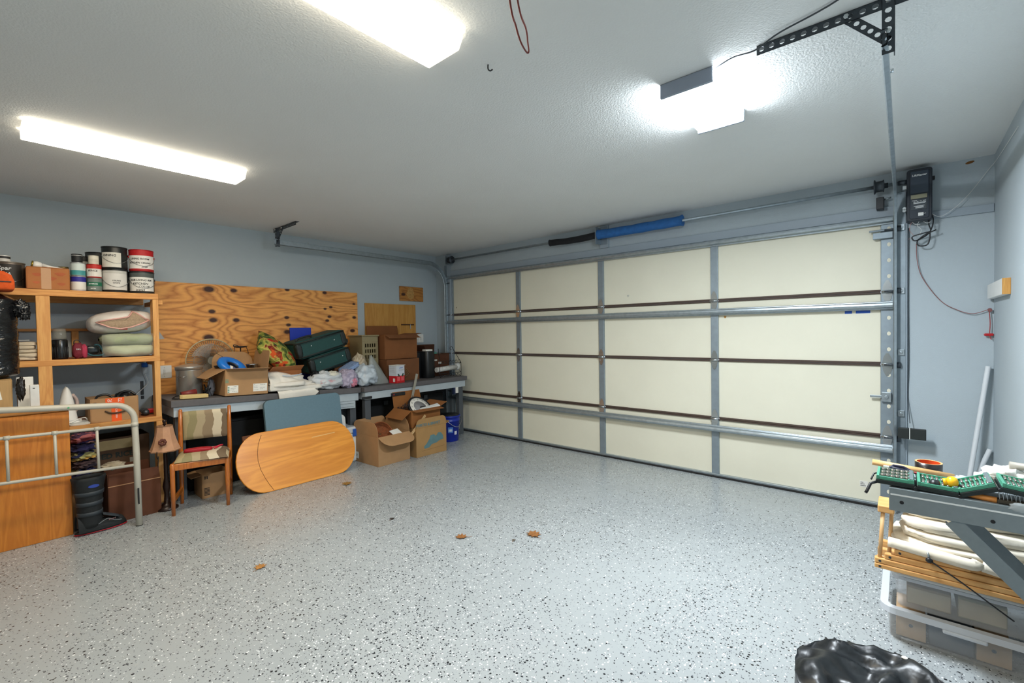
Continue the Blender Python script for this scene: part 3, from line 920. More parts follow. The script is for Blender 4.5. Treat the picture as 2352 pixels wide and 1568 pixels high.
def roll(b, c, sx_, sy_, sz_, seed):
    def fn(u, v):
        a = 2 * PI * u
        e = max(0.02, 1 - abs(2 * v - 1) ** 5)
        e = e ** .4
        k = 1 + .07 * noise.noise(Vector((math.cos(a), math.sin(a) + seed, v * 5)))
        ca, sa = math.cos(a), math.sin(a)
        x = c[0] + sx_ * math.copysign(abs(ca) ** .6, ca) * e * k
        z = c[2] + sz_ * math.copysign(abs(sa) ** .7, sa) * e * k + .006 * noise.noise(Vector((v * 4, seed, 0)))
        return (x, c[1] + sy_ * (2 * v - 1), z)
    b.grid(fn, 24, 20, closeu=True)
    return b
roll(B(), (.03, .005, .052), .18, .165, .05, 1).build('lower_fold', M('pale_sage', '#b3b899', .85, var=.05, bump=.15, bs=60), t)
roll(B(), (.035, .0, .137), .18, .17, .048, 2).build('upper_fold', m_sage, t)
B().grid(lambda u, v: (.212 + .004 * math.sin(20 * u), -.175 + .35 * u, .006 + .17 * v + .006 * math.sin(9 * u)), 14, 3).build('clear_bag', M('clear_bag', '#d9d9d2', .15, var=.05, alpha=.12), t)
t = thing('bagged_blanket', 'white plastic bag with red drawstring around a beige blanket', 'bag', (.33, -3.58, Z2 + .184))
BR = (.185, .205, .092)
def bagx(y, z, k=1.0):
    q = 1 - (abs(y) / (BR[1] * (1 if y < 0 else .98))) ** 2.6 - (abs(z) / BR[2]) ** 2.6
    return BR[0] * max(0, q) ** (1 / 2.6) * k
def bagf(u, v):
    a, ph = 2 * PI * u, PI * (v - .5)
    y0 = math.sin(ph)
    ca, sa = math.cos(a), math.sin(a)
    y = BR[1] * math.copysign(abs(y0) ** .75, y0)
    rr = max(0.0, 1 - (abs(y) / BR[1]) ** 2.6) ** (1 / 2.6)
    nz = 1 + .07 * noise.noise(Vector((ca * 2, sa * 2, v * 6))) - .05 * abs(noise.noise(Vector((ca * 3, sa * 3 + 5, v * 9))))
    return (BR[0] * math.copysign(abs(ca) ** .75, ca) * rr * nz, y, .093 + .02 * y / BR[1] + BR[2] * math.copysign(abs(sa) ** .75, sa) * rr * nz)
m_wbag = M('white_film', '#dcd8d2', .35, var=.05, bump=.3, bs=30)
bagm = B().grid(bagf, 36, 30, closeu=True).build('bag', m_wbag, t)
op = [(-.165, .01), (-.10, .022), (-.03, .028), (.02, .035), (.05, .075), (.075, .060), (.12, .015), (.155, -.002), (.10, -.025), (.04, -.045), (-.03, -.052), (-.09, -.035)]
cen = (.0, .005)
def opf(u, v):
    i = u * len(op)
    k = int(i) % len(op); f = i - int(i)
    p = [op[k][c] + (op[(k + 1) % len(op)][c] - op[k][c]) * f for c in (0, 1)]
    y, z = (cen[c] + (p[c] - cen[c]) * v for c in (0, 1))
    return (max(.05, bagx(y, z)) + .014 - .012 * (1 - v), y, .093 + .02 * y / BR[1] + z)
B().grid(opf, 36, 6, closeu=True).build('blanket', M('beige_knit', '#a08a72', .95, var=.18, vs=90, bump=.4, bs=160), t)
m_rstring = M('red_tie', '#d3a096', .5, var=.12)
B().tube([opf(k / 36, 1.02) for k in range(36)], .0055, 6, True).build('hem', m_rstring, bagm)
B().obox((bagx(-.02, -.06) + .012, -.01, .035), (.006, .05, .012)).build('tie', M('red_tie2', '#c4442e', .5), bagm)

# ---- bottom shelf
Z3 = .713
t = thing('clothes_iron', 'white steam iron standing upright beside the taped box', 'iron', (.42, -3.905, Z3))
b = B()
def iron(u, v):
    a = 2 * PI * u
    w0 = .055 * (1 - v) ** .55 + .004
    return (.02 + .045 * math.sin(a) * (1 - .3 * v), w0 * math.cos(a) - .015, .035 + .25 * v)
b.grid(iron, 20, 14, closeu=True)
b.build('body', m_white, t)
B().tube(wire('x', None, '', [(-.03, -.01, .04), (-.04, .04, .10), (-.035, .045, .17), (-.01, .02, .22)], 0, None), .012, 8).build('handle', M('pale_pink_plastic', '#c9b4ae', .4), t)
B().lathe([(.07, 0), (.072, .01), (.066, .034), (0, .035)], n=20, sx=.9).build('heel', m_white, t)
B().tube(wire('x', None, '', [(.066, -.05, .12), (.068, -.03, .15), (.066, .0, .155), (.06, .02, .14)], 0, None), .0018, 5).build('seam', m_ink, t)
t = thing('white_tray', 'flat white plastic tray under the iron cord', 'tray', (.44, -3.80 - .06, Z3))
t2 = carton('tan box with orange tape and black cables on the bottom shelf', (.40, -3.66, Z3), (.26, .285, .182), 0, m_card, [], th=.005)
m_otape = M('orange_tape', '#ea5a12', .45, var=.06)
sticker(t2, at(.1305, .0, .155, FX), .112, .05, m_otape, 'tape'); sticker(t2, at(.1305, .008, .065, FX), .06, .13, m_otape, 'tape')
text('70', .03, m_inkw, t2, at(.1318, -.03, .163, FX), rot=PI); text('72', .03, m_inkw, t2, at(.1318, .03, .160, FX), rot=PI / 2); text('100% RECY', .016, m_inkw, t2, at(.1318, .008, .06, FX), rot=PI / 2)
B().tube(wire('x', None, '', [(.12, -.11, .18), (.09, -.09, .20), (.08, -.04, .205), (.10, .0, .175)], 0, None), .008, 6).build('cable', m_black, t2)
B().tube(wire('x', None, '', [(.10, .02, .178), (.06, .05, .21), (.05, .10, .215), (.07, .135, .185)], 0, None), .009, 6).build('cable', m_black, t2)
b = B(); blob(b, (0, .07, .15), (.1, .06, .06), 3, .2, 3); b.build('dark_hose', m_black, t2)
B().tube(wire('x', None, '', [(.133, -.06, .085), (.138, -.02, .065), (.138, .04, .068), (.134, .09, .088)], 0, None), .006, 6).build('handle_strap', M('hole_dark', '#4a3a2a', .8), t2)
sticker(t2, at(.1305, -.115, .15, FX), .016, .008, m_ink, 'print')
# replace the empty tray root by its meshes
B().prism(rrect(.20, .12, .03), .012, Matrix.Translation((0, 0, 0))).build('rim', m_white, t, .003)
B().prism(rrect(.17, .10, .03), .006, Matrix.Translation((0, 0, .012))).build('grid', M('pale_grey_plastic', '#c9ccca', .4), t, .002)
B().tube(wire('x', None, '', [(.06, -.05, .02), (.03, 0, .04), (.07, .03, .05), (.02, .05, .022)], 0, None), .004, 6).build('cord', m_white, t)
t = thing('cordless_drill', 'dark drill with a red grip lying at the shelf end', 'drill', (.36, -3.445, Z3 + .028))
B().cyl((-.05, 0, 0), (.06, -.01, 0), .026, n=16).build('motor', M('drill_grey', '#3a3d40', .4), t)
B().lathe([(.024, 0), (.022, .02), (.014, .035), (0, .036)], n=16, T=Matrix.Translation((.06, -.01, 0)) @ RXm).build('chuck', m_darkst, t)
B().obox((.0, .035, 0), (.05, .06, .035)).build('grip', m_red, t, .008)
wire('phone_cord', 'thin white cord hanging under the middle shelf', 'cord', [(.03, -3.40, 1.12), (.03, -3.375, 1.02), (.03, -3.36, .95), (.035, -3.40, .90), (.12, -3.46, .86), (.2, -3.52, .80)], .0028, m_white)
t = thing('wall_thermometer', 'narrow black strip with a small square on the wall', 'thermometer', (.001, -3.397, .84))
B().box(0, .006, -.011, .011, .005, .127).build('strip', m_black, t, .002)
B().box(0, .006, -.010, .012, -.032, -.004).build('square', m_black, t, .002)
t = thing('blue_cap_bottle', 'clear bottle with a blue cap hung under the middle shelf', 'bottle', (.07, -3.385, 1.035))
B().lathe([(.02, 0), (.022, .01), (.022, .05), (.012, .06)], n=16).build('bottle', M('clear_bottle', '#c8d4da', .1, alpha=.4), t)
B().lathe([(.024, .058), (.024, .095), (0, .097)], n=16).build('cap', M('bright_blue_cap', '#1d63c4', .4), t)

# ---------------------------------------------------------------- oak cabinet and the stack on it
m_oak = wood('oak_veneer', '#b4661a', '#d2842e', 'Z', 6, .4, coat=.15)
m_oaky = wood('oak_veneer_top', '#a8692b', '#d0924c', 'Y', 7, .3, coat=.3)
t = thing('oak_cabinet', 'plain oak veneer cabinet standing behind the white bed frame', 'cabinet', (.69, -4.35, 0))
B().box(-.10, .105, -.42, .41, 0, .858).build('body', m_oak, t, .004)
B().box(-.10, .112, -.425, .418, .859, .883).build('top', m_oaky, t, .010, 3)
t = carton('small taped box with a white sticker under the black bundle', (.70, -4.308, .8835), (.18, .22, .212), 0, M('pale_cardboard', '#b08d5e', .8, var=.1, vs=20, stretch=(1, 6, .5)), [('+x', -91, .085, 0), ('-x', -91, .085, 0), ('-y', -90, .08, 0), ('+y', -90, .08, 0)])
sticker(t, at(.0902, .038, .115, FX) @ Matrix.Rotation(.15, 4, 'Z'), .045, .06); text('ca', .02, m_ink, t, at(.0915, .038, .118, FX) @ Matrix.Rotation(.15 + PI / 2, 4, 'Z'))
m_bag = M('glossy_black_film', '#0e0f12', .16, var=.2, bump=1.0, bs=16, stretch=(1, 1, 3.5))
t = thing('wrapped_bundle', 'tall bundle wrapped in shiny black plastic at the left edge', 'bundle', (.695, -4.302, 1.0965))
def bund(u, v):
    a = 2 * PI * u
    k = 1 + .05 * noise.noise(Vector((math.cos(a) * 2, math.sin(a) * 2, v * 9))) - .05 * abs(noise.noise(Vector((math.cos(a) * 3, math.sin(a) * 3, v * 26))))
    e = min(1, max(.04, (v / .05))) ** .5 * min(1, max(.04, ((1 - v) / .10))) ** .5
    return (.12 * math.cos(a) * k * e, .145 * math.sin(a) * k * e, .57 * v)
B().grid(bund, 48, 90, closeu=True).build('plastic_wrap', m_bag, t)
for k, (c_, r_) in enumerate((((.05, .155, .455), (.02, .045, .055)), ((.06, .17, .42), (.025, .03, .035)), ((.045, .15, .49), (.02, .03, .03)))):
    b = B(); blob(b, c_, r_, 4 + k, .6, 4, ridged=.5); b.build('knot', m_bag, t)
b = B(); blob(b, (.11, .14, -.06), (.018, .022, .075), 6, .35, 4, ridged=.2); b.build('tail', M('brown_black_film', '#1c160f', .3, bump=.5, bs=40), t)
t = thing('orange_bag', 'bright orange soft bag on top of the black bundle', 'bag', (.70, -4.305, 1.668))
b = B()
b.prism([(-.15, 0), (.135, 0), (.135, .06), (.122, .10), (.09, .122), (.04, .13), (-.15, .135)], .20, at(-.08, 0, 0, FX)); b.build('shell', M('orange_fabric', '#c04a0c', .85, var=.12, vs=60, bump=.2, bs=200), t, .02, 3)
B().box(.1205, .124, -.14, .12, .052, .058).build('zip', m_black, t)
t = thing('plastic_organizer', 'white plastic organizer standing beside the small taped box', 'organizer', (.68, -4.125, .8835))
B().box(-.06, .06, -.05, .052, 0, .012).box(-.06, .06, -.05, -.044, .012, .15).box(-.06, -.054, -.05, .052, .012, .15).build('tray', m_white, t, .002)
B().box(.02, .07, .006, .05, .0, .165).build('drawer', M('white_drawer', '#d9dad8', .4), t, .003)
B().box(.07, .0715, .02, .03, .142, .146).build('slot', m_ink, t)
B().box(-.062, -.056, -.05, .03, .15, .215).build('back_plate', m_white, t, .004)

# ---------------------------------------------------------------- boards on the left wall
def plywood(name, knots, dark='#9f5218', light='#efab5c', k=74, vert=False):
    m, nt, p = newmat(name)
    tc = node(nt, 'ShaderNodeTexCoord')
    sep = node(nt, 'ShaderNodeSeparateXYZ'); link(nt, tc.outputs['Object'], sep.inputs[0])
    y, z = sep.outputs[1], sep.outputs[2]
    if vert:
        y, z = z, y
    mp = node(nt, 'ShaderNodeMapping'); mp.inputs['Scale'].default_value = (1, 5.5, .9) if vert else (1, .9, 5.5)
    link(nt, tc.outputs['Object'], mp.inputs[0])
    n = node(nt, 'ShaderNodeTexNoise'); n.inputs['Scale'].default_value = 1.3; n.inputs['Detail'].default_value = 2
    link(nt, mp.outputs[0], n.inputs['Vector'])
    fine = node(nt, 'ShaderNodeTexNoise'); fine.inputs['Scale'].default_value = 30; fine.inputs['Detail'].default_value = 4
    link(nt, mp.outputs[0], fine.inputs['Vector'])
    h = mathn(nt, 'MULTIPLY_ADD', n.outputs[0], .55, z)
    dark_f = None
    for i, (ky, kz, r) in enumerate(knots):
        dy = mathn(nt, 'SUBTRACT', y, ky)
        dz = mathn(nt, 'SUBTRACT', z, kz)
        d2 = mathn(nt, 'MULTIPLY_ADD', mathn(nt, 'MULTIPLY', dy, dy), .40, mathn(nt, 'MULTIPLY', dz, dz))
        g = mathn(nt, 'DIVIDE', .0024 * (1 if i % 2 else -1) * (r / .02), mathn(nt, 'ADD', d2, .016))
        h = mathn(nt, 'ADD', h, g)
        kd = mathn(nt, 'SUBTRACT', 1, mathn(nt, 'MULTIPLY', mathn(nt, 'SQRT', d2), 1 / r))
        kd = mathn(nt, 'MAXIMUM', kd, 0)
        dark_f = kd if dark_f is None else mathn(nt, 'MAXIMUM', dark_f, kd)
    s = mathn(nt, 'SINE', mathn(nt, 'MULTIPLY', h, k))
    s = mathn(nt, 'POWER', mathn(nt, 'MULTIPLY_ADD', s, .5, .5), .45)
    f = mathn(nt, 'MULTIPLY_ADD', s, .62, mathn(nt, 'MULTIPLY_ADD', fine.outputs[0], .5, .06))
    c0 = mix(nt, f, hx(dark), hx(light))
    if dark_f is not None:
        c0 = mix(nt, mathn(nt, 'MINIMUM', mathn(nt, 'MULTIPLY', dark_f, 2.2), 1), c0, hx('#3d1b0c'))
    link(nt, c0, p.inputs['Base Color'])
    p.inputs['Roughness'].default_value = .6
    return m
KN = [(-2.861, 1.813, .040), (-2.644, 1.813, .026), (-2.841, 1.598, .026), (-2.832, 1.513, .03), (-2.629, 1.515, .026), (-2.874, 1.343, .04), (-2.129, 1.547, .022),
      (-2.112, 1.466, .022), (-2.128, 1.39, .03), (-1.69, 1.842, .022), (-1.689, 1.655, .016), (-1.619, 1.677, .018), (-1.638, 1.564, .02), (-1.666, 1.518, .02),
      (-1.319, 1.558, .022), (-1.346, 1.397, .028), (-2.116, 1.853, .022), (-1.32, 1.723, .016)]
def wallboard(name, label, y0, y1, z0, z1, m, th=.014):
    c_ = ((y0 + y1) / 2, (z0 + z1) / 2)
    o = B().box(.001, th, y0 - c_[0], y1 - c_[0], z0 - c_[1], z1 - c_[1]).build(name, m)
    o.location = (0, c_[0], c_[1])
    return tag(o, label, 'board')
o = wallboard('plywood_sheet', 'big knotty plywood panel on the left wall', -3.31, -1.272, .62, 1.862,
              plywood('knotty_plywood', [(y + 2.291, z - 1.241, r) for y, z, r in KN]))
wallboard('veneer_sheet', 'plain oak veneer panel on the wall above the brown boxes', -1.168, -.388, .80, 1.742, wood('oak_panel', '#b0782f', '#cb984b', 'Z', 10, .5, grain=.5))
t = thing('plywood_scrap', 'small plywood scrap high on the wall near the corner', 'board', (0, -.447, 1.89))
B().box(.001, .018, -.195, .195, -.098, .098).build('board', plywood('scrap_ply', [(-.14, -.01, .028)], '#7a4317', '#b77c38', 95), t, .002)
b = B(); b.prism([(-.055 + .01 * math.sin(i), .08 * math.cos(2 * PI * i / 16) ) if 0 else (.06 * math.cos(2 * PI * i / 16) * (1 + .15 * math.sin(5 * i)), .085 * math.sin(2 * PI * i / 16)) for i in range(16)], .0006, at(.018, -.02, .01, FX))
b.build('scraped_patch', M('scraped_wood', '#b58a4e', .9, var=.35, vs=50), t)
t = thing('cabinet_latch', 'dark latch strip with a white key on the veneer panel', 'latch', (.014, -.50, 1.47))
B().box(0, .012, -.13, .075, -.006, .008).build('strip', M('latch_brown', '#4d3014', .7), t, .002)
B().box(.012, .018, .005, .015, -.055, .004).build('key', m_steel, t, .001)

def plate(label, y, z, T0, gang=1):
    t = thing('wall_plate', label, 'wall plate', (T0, y, z))
    po = B().prism(rrect(.072 * gang, .115, .006), .006, at(0, 0, 0, FX)).build('plate', m_white, t, .002)
    for g in range(int(gang)):
        yy = (g - (int(gang) - 1) / 2) * .05
        B().box(.006, .0095, yy - .008, yy + .008, -.022, .022).build('toggle', M('plate_white', '#cfcfca', .4), po, .002)
        B().cyl((.006, yy, .038), (.0075, yy, .038), .003, n=8).build('screw', m_steel, po)
        B().cyl((.006, yy, -.038), (.0075, yy, -.038), .003, n=8).build('screw', m_steel, po)
plate('white switch plate on the plywood next to the shelf post', -3.236, 1.037, .0142, 1.55)
plate('double white switch plate on the wall beside the veneer panel', -.325, 1.28, .0005, 2)
t = thing('plastic_scrap', 'scrap of clear film stapled on the plywood', 'film', (.0145, -3.27, 1.39))
b = B(); b.prism([(-.04, .08), (-.02, .06), (.045, -.05), (.02, -.055), (-.04, -.05)], .002, at(0, 0, 0, FX)); b.build('film', M('clear_film', '#cdd2d3', .2, alpha=.5), t)

# ---------------------------------------------------------------- work benches
XA, XB = .66, .72
def zA(y):
    return .770 + .066 * (-1.62 - y) / 1.69
ZB = .773
m_slab = M('charcoal_bench_top', '#5c5a5c', .7, var=.1, vs=30, bump=.1, bs=200)
m_rail = M('pale_grey_steel', '#b4bfc6', .4, .1, var=.05)
m_leg = M('slate_grey_steel', '#54595e', .5, .1, var=.08)
def bench(label, y0, y1, xf, zt, yo):
    t = thing('work_bench', label, 'work bench', (xf / 2, (y0 + y1) / 2, 0), 0, 'work benches')
    ox, oy = xf / 2, (y0 + y1) / 2
    def sb(x0, x1, a, b_, d0, d1, name, m, bv=.002, floor=False):
        vs = []
        for d in (d0, d1):
            for yy in (a, b_):
                for x in (x0, x1):
                    z = 0 if (floor and d == d0) else zt(yy) + d
                    vs.append((x - ox, yy - oy, z))
        B().add(vs, [(0, 2, 3, 1), (4, 5, 7, 6), (0, 1, 5, 4), (2, 6, 7, 3), (0, 4, 6, 2), (1, 3, 7, 5)]).build(name, m, t, bv)
    ym = yo if yo else None
    if ym:
        sb(.03, xf, y0, ym - .002, -.055, 0, 'top_slab', m_slab, .004); sb(.03, xf, ym + .002, y1, -.055, 0, 'top_slab', m_slab, .004)
    else:
        sb(.03, xf, y0, y1, -.052, 0, 'top_slab', m_slab, .004)
    sb(xf - .05, xf - .022, y0 + .02, y1 - .02, -.138, -.056, 'front_rail', m_rail)
    sb(.04, .07, y0 + .02, y1 - .02, -.138, -.056, 'rear_rail', m_rail)
    for yy in (y0 + .02, y1 - .05):
        sb(.07, xf - .05, yy, yy + .03, -.138, -.056, 'side_rail', m_rail)
    for yy in (y0 + .035, y1 - .105):
        sb(xf - .115, xf - .052, yy, yy + .07, 0, -.139, 'leg', m_leg, .003, True)
        sb(.05, .11, yy, yy + .07, 0, -.139, 'leg', m_leg, .003, True)
        B().box(.11 - ox, xf - .116 - ox, yy + .02 - oy, yy + .05 - oy, .10, .16).build('foot_rail', m_leg, t, .003)
    return t, sb
tA, sbA = bench('long work bench with charcoal top next to the shelves', -3.335, -1.635, XA, zA, -2.10)
sbA(XA - .03, XA - .012, -2.13, -1.70, -.215, -.14, 'drawer', m_rail); sbA(XA - .012, XA - .010, -2.11, -1.72, -.20, -.197, 'drawer_groove', m_leg); sbA(XA - .012, XA - .010, -2.11, -1.72, -.165, -.162, 'drawer_groove', m_leg)
tB, sbB = bench('work bench with charcoal top in the corner by the door', -1.63, -.10, XB, lambda y: ZB, None)
B().box(XB - .015 - XB / 2, XB + .004 - XB / 2, -1.63 + .865 - .03, -1.63 + .865 + .09, .645, .672).build('latch', m_black, tB, .003)
B().box(XB - .021 - XB / 2, XB + .006 - XB / 2, .865 - .42 - .865 + .0, .865 - .26 - .865 + .02, .636, .672).build('power_strip', m_black, tB, .003)
B().box(XB + .006 - XB / 2, XB + .010 - XB / 2, -.405, -.39, .65, .66).build('switch', m_red, tB)
sticker(tB, at(XB - .021 - XB / 2, .865 - .17 - .10, .60, FX), .05, .075); B().box(XB - .05 - XB / 2, XB - .022 - XB / 2, .54, .575, .55, .635).build('warning_label', M('navy_label', '#1e2b4c', .6), tB)

# ---------------------------------------------------------------- things on the first bench
t = thing('stock_pot', 'tall stainless stock pot with lid beside the open box', 'pot', (.31, -3.118, zA(-3.118) + .002))
B().lathe([(.094, 0), (.098, .006), (.098, .225), (.102, .23)], n=36).build('pot', M('brushed_steel', '#c4c3bd', .32, .75, var=.12, vs=8, stretch=(1, 1, .1)), t)
B().lathe([(.104, .231), (.104, .252), (.106, .256), (.098, .262), (.06, .276), (.0, .282)], n=36).build('lid', M('dull_steel_lid', '#bcbbb6', .35, .75, var=.08), t)
for a in (-.75, 2.4):
    c_, s_ = math.cos(a), math.sin(a)
    pp = []
    for (r, q, z) in ((.097, -.03, .178), (.118, -.032, .176), (.126, -.022, .174), (.126, .022, .174), (.118, .032, .176), (.097, .03, .178)):
        pp.append((r * c_ - q * s_, r * s_ + q * c_, z))
    B().tube(pp, .003, 6).build('handle', m_steel, t)
t = thing('desk_fan', 'round wire fan guard standing behind the stock pot', 'fan', (.10, -2.885, zA(-2.885) + .005))
Rf = .205
ZC = .298
b = B()
for k in range(64):
    a = 2 * PI * k / 64
    for sg in (-1, 1):
        b.tube([(sg * .045, math.cos(a) * .04, ZC + math.sin(a) * .04), (sg * .04, math.cos(a) * .12, ZC + math.sin(a) * .12), (sg * .022, math.cos(a) * .19, ZC + math.sin(a) * .19), (0, math.cos(a) * Rf, ZC + math.sin(a) * Rf)], .0017, 3)
ob = b.build('wire_guard', M('guard_wire', '#a9a294', .4, .6), t); ob['kind'] = 'stuff'
ring = lambda R_, x: [(x, math.cos(2 * PI * k / 40) * R_, ZC + math.sin(2 * PI * k / 40) * R_) for k in range(40)]
B().tube(ring(Rf, 0), .006, 6, True).build('outer_ring', M('cream_ring', '#b9a985', .5), t)
B().tube(ring(.15, .034), .0025, 5, True).build('inner_ring', M('guard_wire', '#a9a294'), t)
hubo = B().cyl((-.03, 0, ZC), (.05, 0, ZC), .04, n=20).build('hub', M('fan_grey', '#8f918c', .4), t)
for k in range(3):
    b = B()
    def bl(u, v, k=k):
        a = 2 * PI * k / 3 + (u - .5) * 1.5 * (.5 + .5 * v)
        r = .035 + .13 * v
        return (.018 * (u - .5), math.cos(a) * r, ZC + math.sin(a) * r)
    b.grid(bl, 8, 6); b.build('blade', M('fan_blade', '#b6bcbd', .25, alpha=.4), hubo)
B().cyl((-.02, 0, .01), (-.02, 0, ZC), .015, n=12).build('stem', m_darkst, t)
B().lathe([(.10, 0), (.10, .012), (.03, .03), (0, .031)], n=24).build('base', m_darkst, t)
ang = math.atan(.066 / 1.69)
t = carton('open tan box with a blue reel and bowls on the bench', (.475, -2.77, zA(-2.77) + .008), (.36, .355, .235), 0, m_card,
           [('-y', 118, .17, 0), ('+x', 84, .085, .04), ('-x', 12, .15, .10), ('+y', 6, .165, .03)], rot=(-ang, 0, 0))
so = sticker(t, at(.1802, -.115, .058, FX), .085, .065); printlines(so, at(.1815, -.11, .058, FX), .06, [(.02, .5, .9), (.006, .1, .8), (-.008, .1, .6), (-.022, .3, 1)], M('grey_ink', '#7b7f82', .7), seed=3)
b = B()
for k in range(4):
    b.box(.1814, .182, -.156, -.143, .03 + k * .014, .038 + k * .014)
b.build('green_print', M('green_ink', '#5f8f7a', .7), t)
so = sticker(t, at(.1802, .11, .062, FX), .12, .07); printlines(so, at(.1815, .11, .062, FX), .11, [(.026, .0, .1), (.022, .5, .9), (.01, .0, .3), (-.004, .0, .3), (-.004, .5, .9), (-.018, .5, .7), (-.024, 0, .35)], M('grey_ink', '#7b7f82'), seed=5)
b = B()
for k in range(3):
    b.box(.1801, .181, -.176, -.150, .115 + k * .012, .121 + k * .012)
b.build('green_print', M('green_ink', '#5f8f7a'), t)
# contents of that box
t = thing('blue_reel', 'blue plastic cable reel sticking out of the open box', 'reel', (.50, -2.835, zA(-2.8) + .262))
m_reel = M('bright_blue_plastic', '#1c74cf', .35, var=.05)
RT = Matrix.Rotation(-.42, 4, 'X') @ Matrix.Rotation(.62, 4, 'Y') @ Matrix.Scale(1.12, 4)
b = B()
pr = [(.040, -.018), (.055, -.026), (.085, -.026), (.098, -.014), (.098, .014), (.085, .026), (.055, .026), (.040, .018)]
n_ = 32
b.add([tuple(RT @ Vector((math.cos(2 * PI * i / n_) * r, math.sin(2 * PI * i / n_) * r * 1.15, z))) for r, z in pr for i in range(n_)],
      [(j * n_ + i, j * n_ + (i + 1) % n_, ((j + 1) % 8) * n_ + (i + 1) % n_, ((j + 1) % 8) * n_ + i) for j in range(8) for i in range(n_)], True)
b.build('reel_case', m_reel, t)
B().prism([(-.02, -.05), (.02, -.05), (.02, -.03), (-.02, -.03)], .001, RT @ Matrix.Translation((.06, .02, .0265))).build('label', m_paper, t)
b = B().tube([tuple(RT @ Vector((math.cos(2 * PI * i / n_) * .05, math.sin(2 * PI * i / n_) * .055, 0))) for i in range(n_)], .018, 8, True)
b.build('tape_coil', M('reel_inner', '#2a2d33', .5), t)
B().tube([(-.02, -.03, .06), (-.04, -.075, .10), (-.05, -.11, .125)], .002, 5).build('wire_end', m_black, t)
t = thing('steel_bowl', 'small shiny steel bowl at the back of the open box', 'bowl', (.47, -2.655, zA(-2.655) + .225))
B().lathe([(.03, 0), (.045, .012), (.052, .05), (.058, .052), (.050, .046), (.03, .01), (0, .008)], n=28).build('bowl', m_steel, t)
t = thing('black_bowl', 'black bowl rim inside the open box', 'bowl', (.43, -2.895, zA(-2.885) + .208))
B().lathe([(.03, 0), (.06, .05), (.064, .06), (.058, .058), (.03, .01), (0, .008)], n=28).build('bowl', m_black, t)
t = thing('red_handle_tool', 'red handled tool poking out of the open box', 'tool', (.40, -2.735, zA(-2.735) + .225))
B().cyl((0, 0, 0), (-.02, -.04, .075), .012, .016, n=10).build('grip', m_red, t)
B().cyl((.005, .02, -.03), (.03, .06, -.02), .008, n=8).build('shank', m_black, t)
t = thing('metal_trivet', 'dark metal candle stand rising behind the open box', 'stand', (.20, -2.66, zA(-2.66) + .002))
B().lathe([(.0, .425), (.04, .428), (.062, .438), (.064, .442), (.03, .436), (0, .434)], n=24).build('dish', m_darkst, t)
B().cyl((0, 0, .0), (0, 0, .425), .006, n=8).build('stem', m_steel, t)
B().lathe([(.05, 0), (.05, .006), (.01, .014), (0, .015)], n=20).build('foot', m_darkst, t)
B().tube(wire('x', None, '', [(.03, -.06, .43), (.03, -.07, .455), (.03, -.04, .45), (.03, -.02, .438)], 0, None), .004, 6).build('scroll', m_black, t)
B().tube(wire('x', None, '', [(.0, .05, .435), (.01, .065, .38), (.01, .055, .33), (.01, .04, .31)], 0, None), .003, 6).build('scroll', m_black, t)
B().tube(wire('x', None, '', [(.0, -.05, .435), (.01, -.06, .39), (.01, -.05, .35)], 0, None), .003, 6).build('scroll', m_black, t)
t = thing('wood_offcut', 'pale sawn wood offcut at the left front of the bench', 'wood block', (.595, -3.165, zA(-3.165) + .006))
B().prism([(-.10, -.025), (-.085, -.04), (.10, -.04), (.10, .035), (-.09, .035)], .030, Matrix.Rotation(PI / 2, 4, 'Z')).build('block', wood('pale_pine', '#c0a468', '#dfc98f', 'Y', 9, .7), t, .003)
t.rotation_euler = (-ang, 0, 0)
t = thing('heat_gun', 'dull red hand tool with a black cord by the offcut', 'power tool', (.47, -3.17, zA(-3.17) + .03))
B().cyl((0, -.05, 0), (0, .06, .012), .024, .028, n=14).build('body', M('dull_red', '#7c2f2c', .5, var=.15), t)
B().tube(wire('x', None, '', [(0, -.05, 0), (.02, -.10, -.01), (.06, -.11, -.022), (.09, -.06, -.022), (.05, -.03, -.01), (.03, -.08, .0), (.07, -.13, -.02), (.12, -.10, -.022)], 0, None), .0035, 6).build('cord', m_black, t)
t = thing('wire_cutters', 'tangle of dark pliers and a grey hose beside the open box', 'pliers', (.45, -3.02, zA(-3.02) + .004))
for k, (p0, p1) in enumerate((((0, -.03, 0), (.02, .0, .09)), ((.02, .0, .006), (-.02, -.02, .10)), ((.03, -.03, .006), (.03, .02, .07)))):
    B().cyl(p0, p1, .007, .005, n=8).build('handle', m_black, t)
b = B(); blob(b, (.0, .03, .07), (.03, .03, .07), 7, .3, 3); b.build('hose', M('grey_hose', '#73767e', .5, var=.2), t)

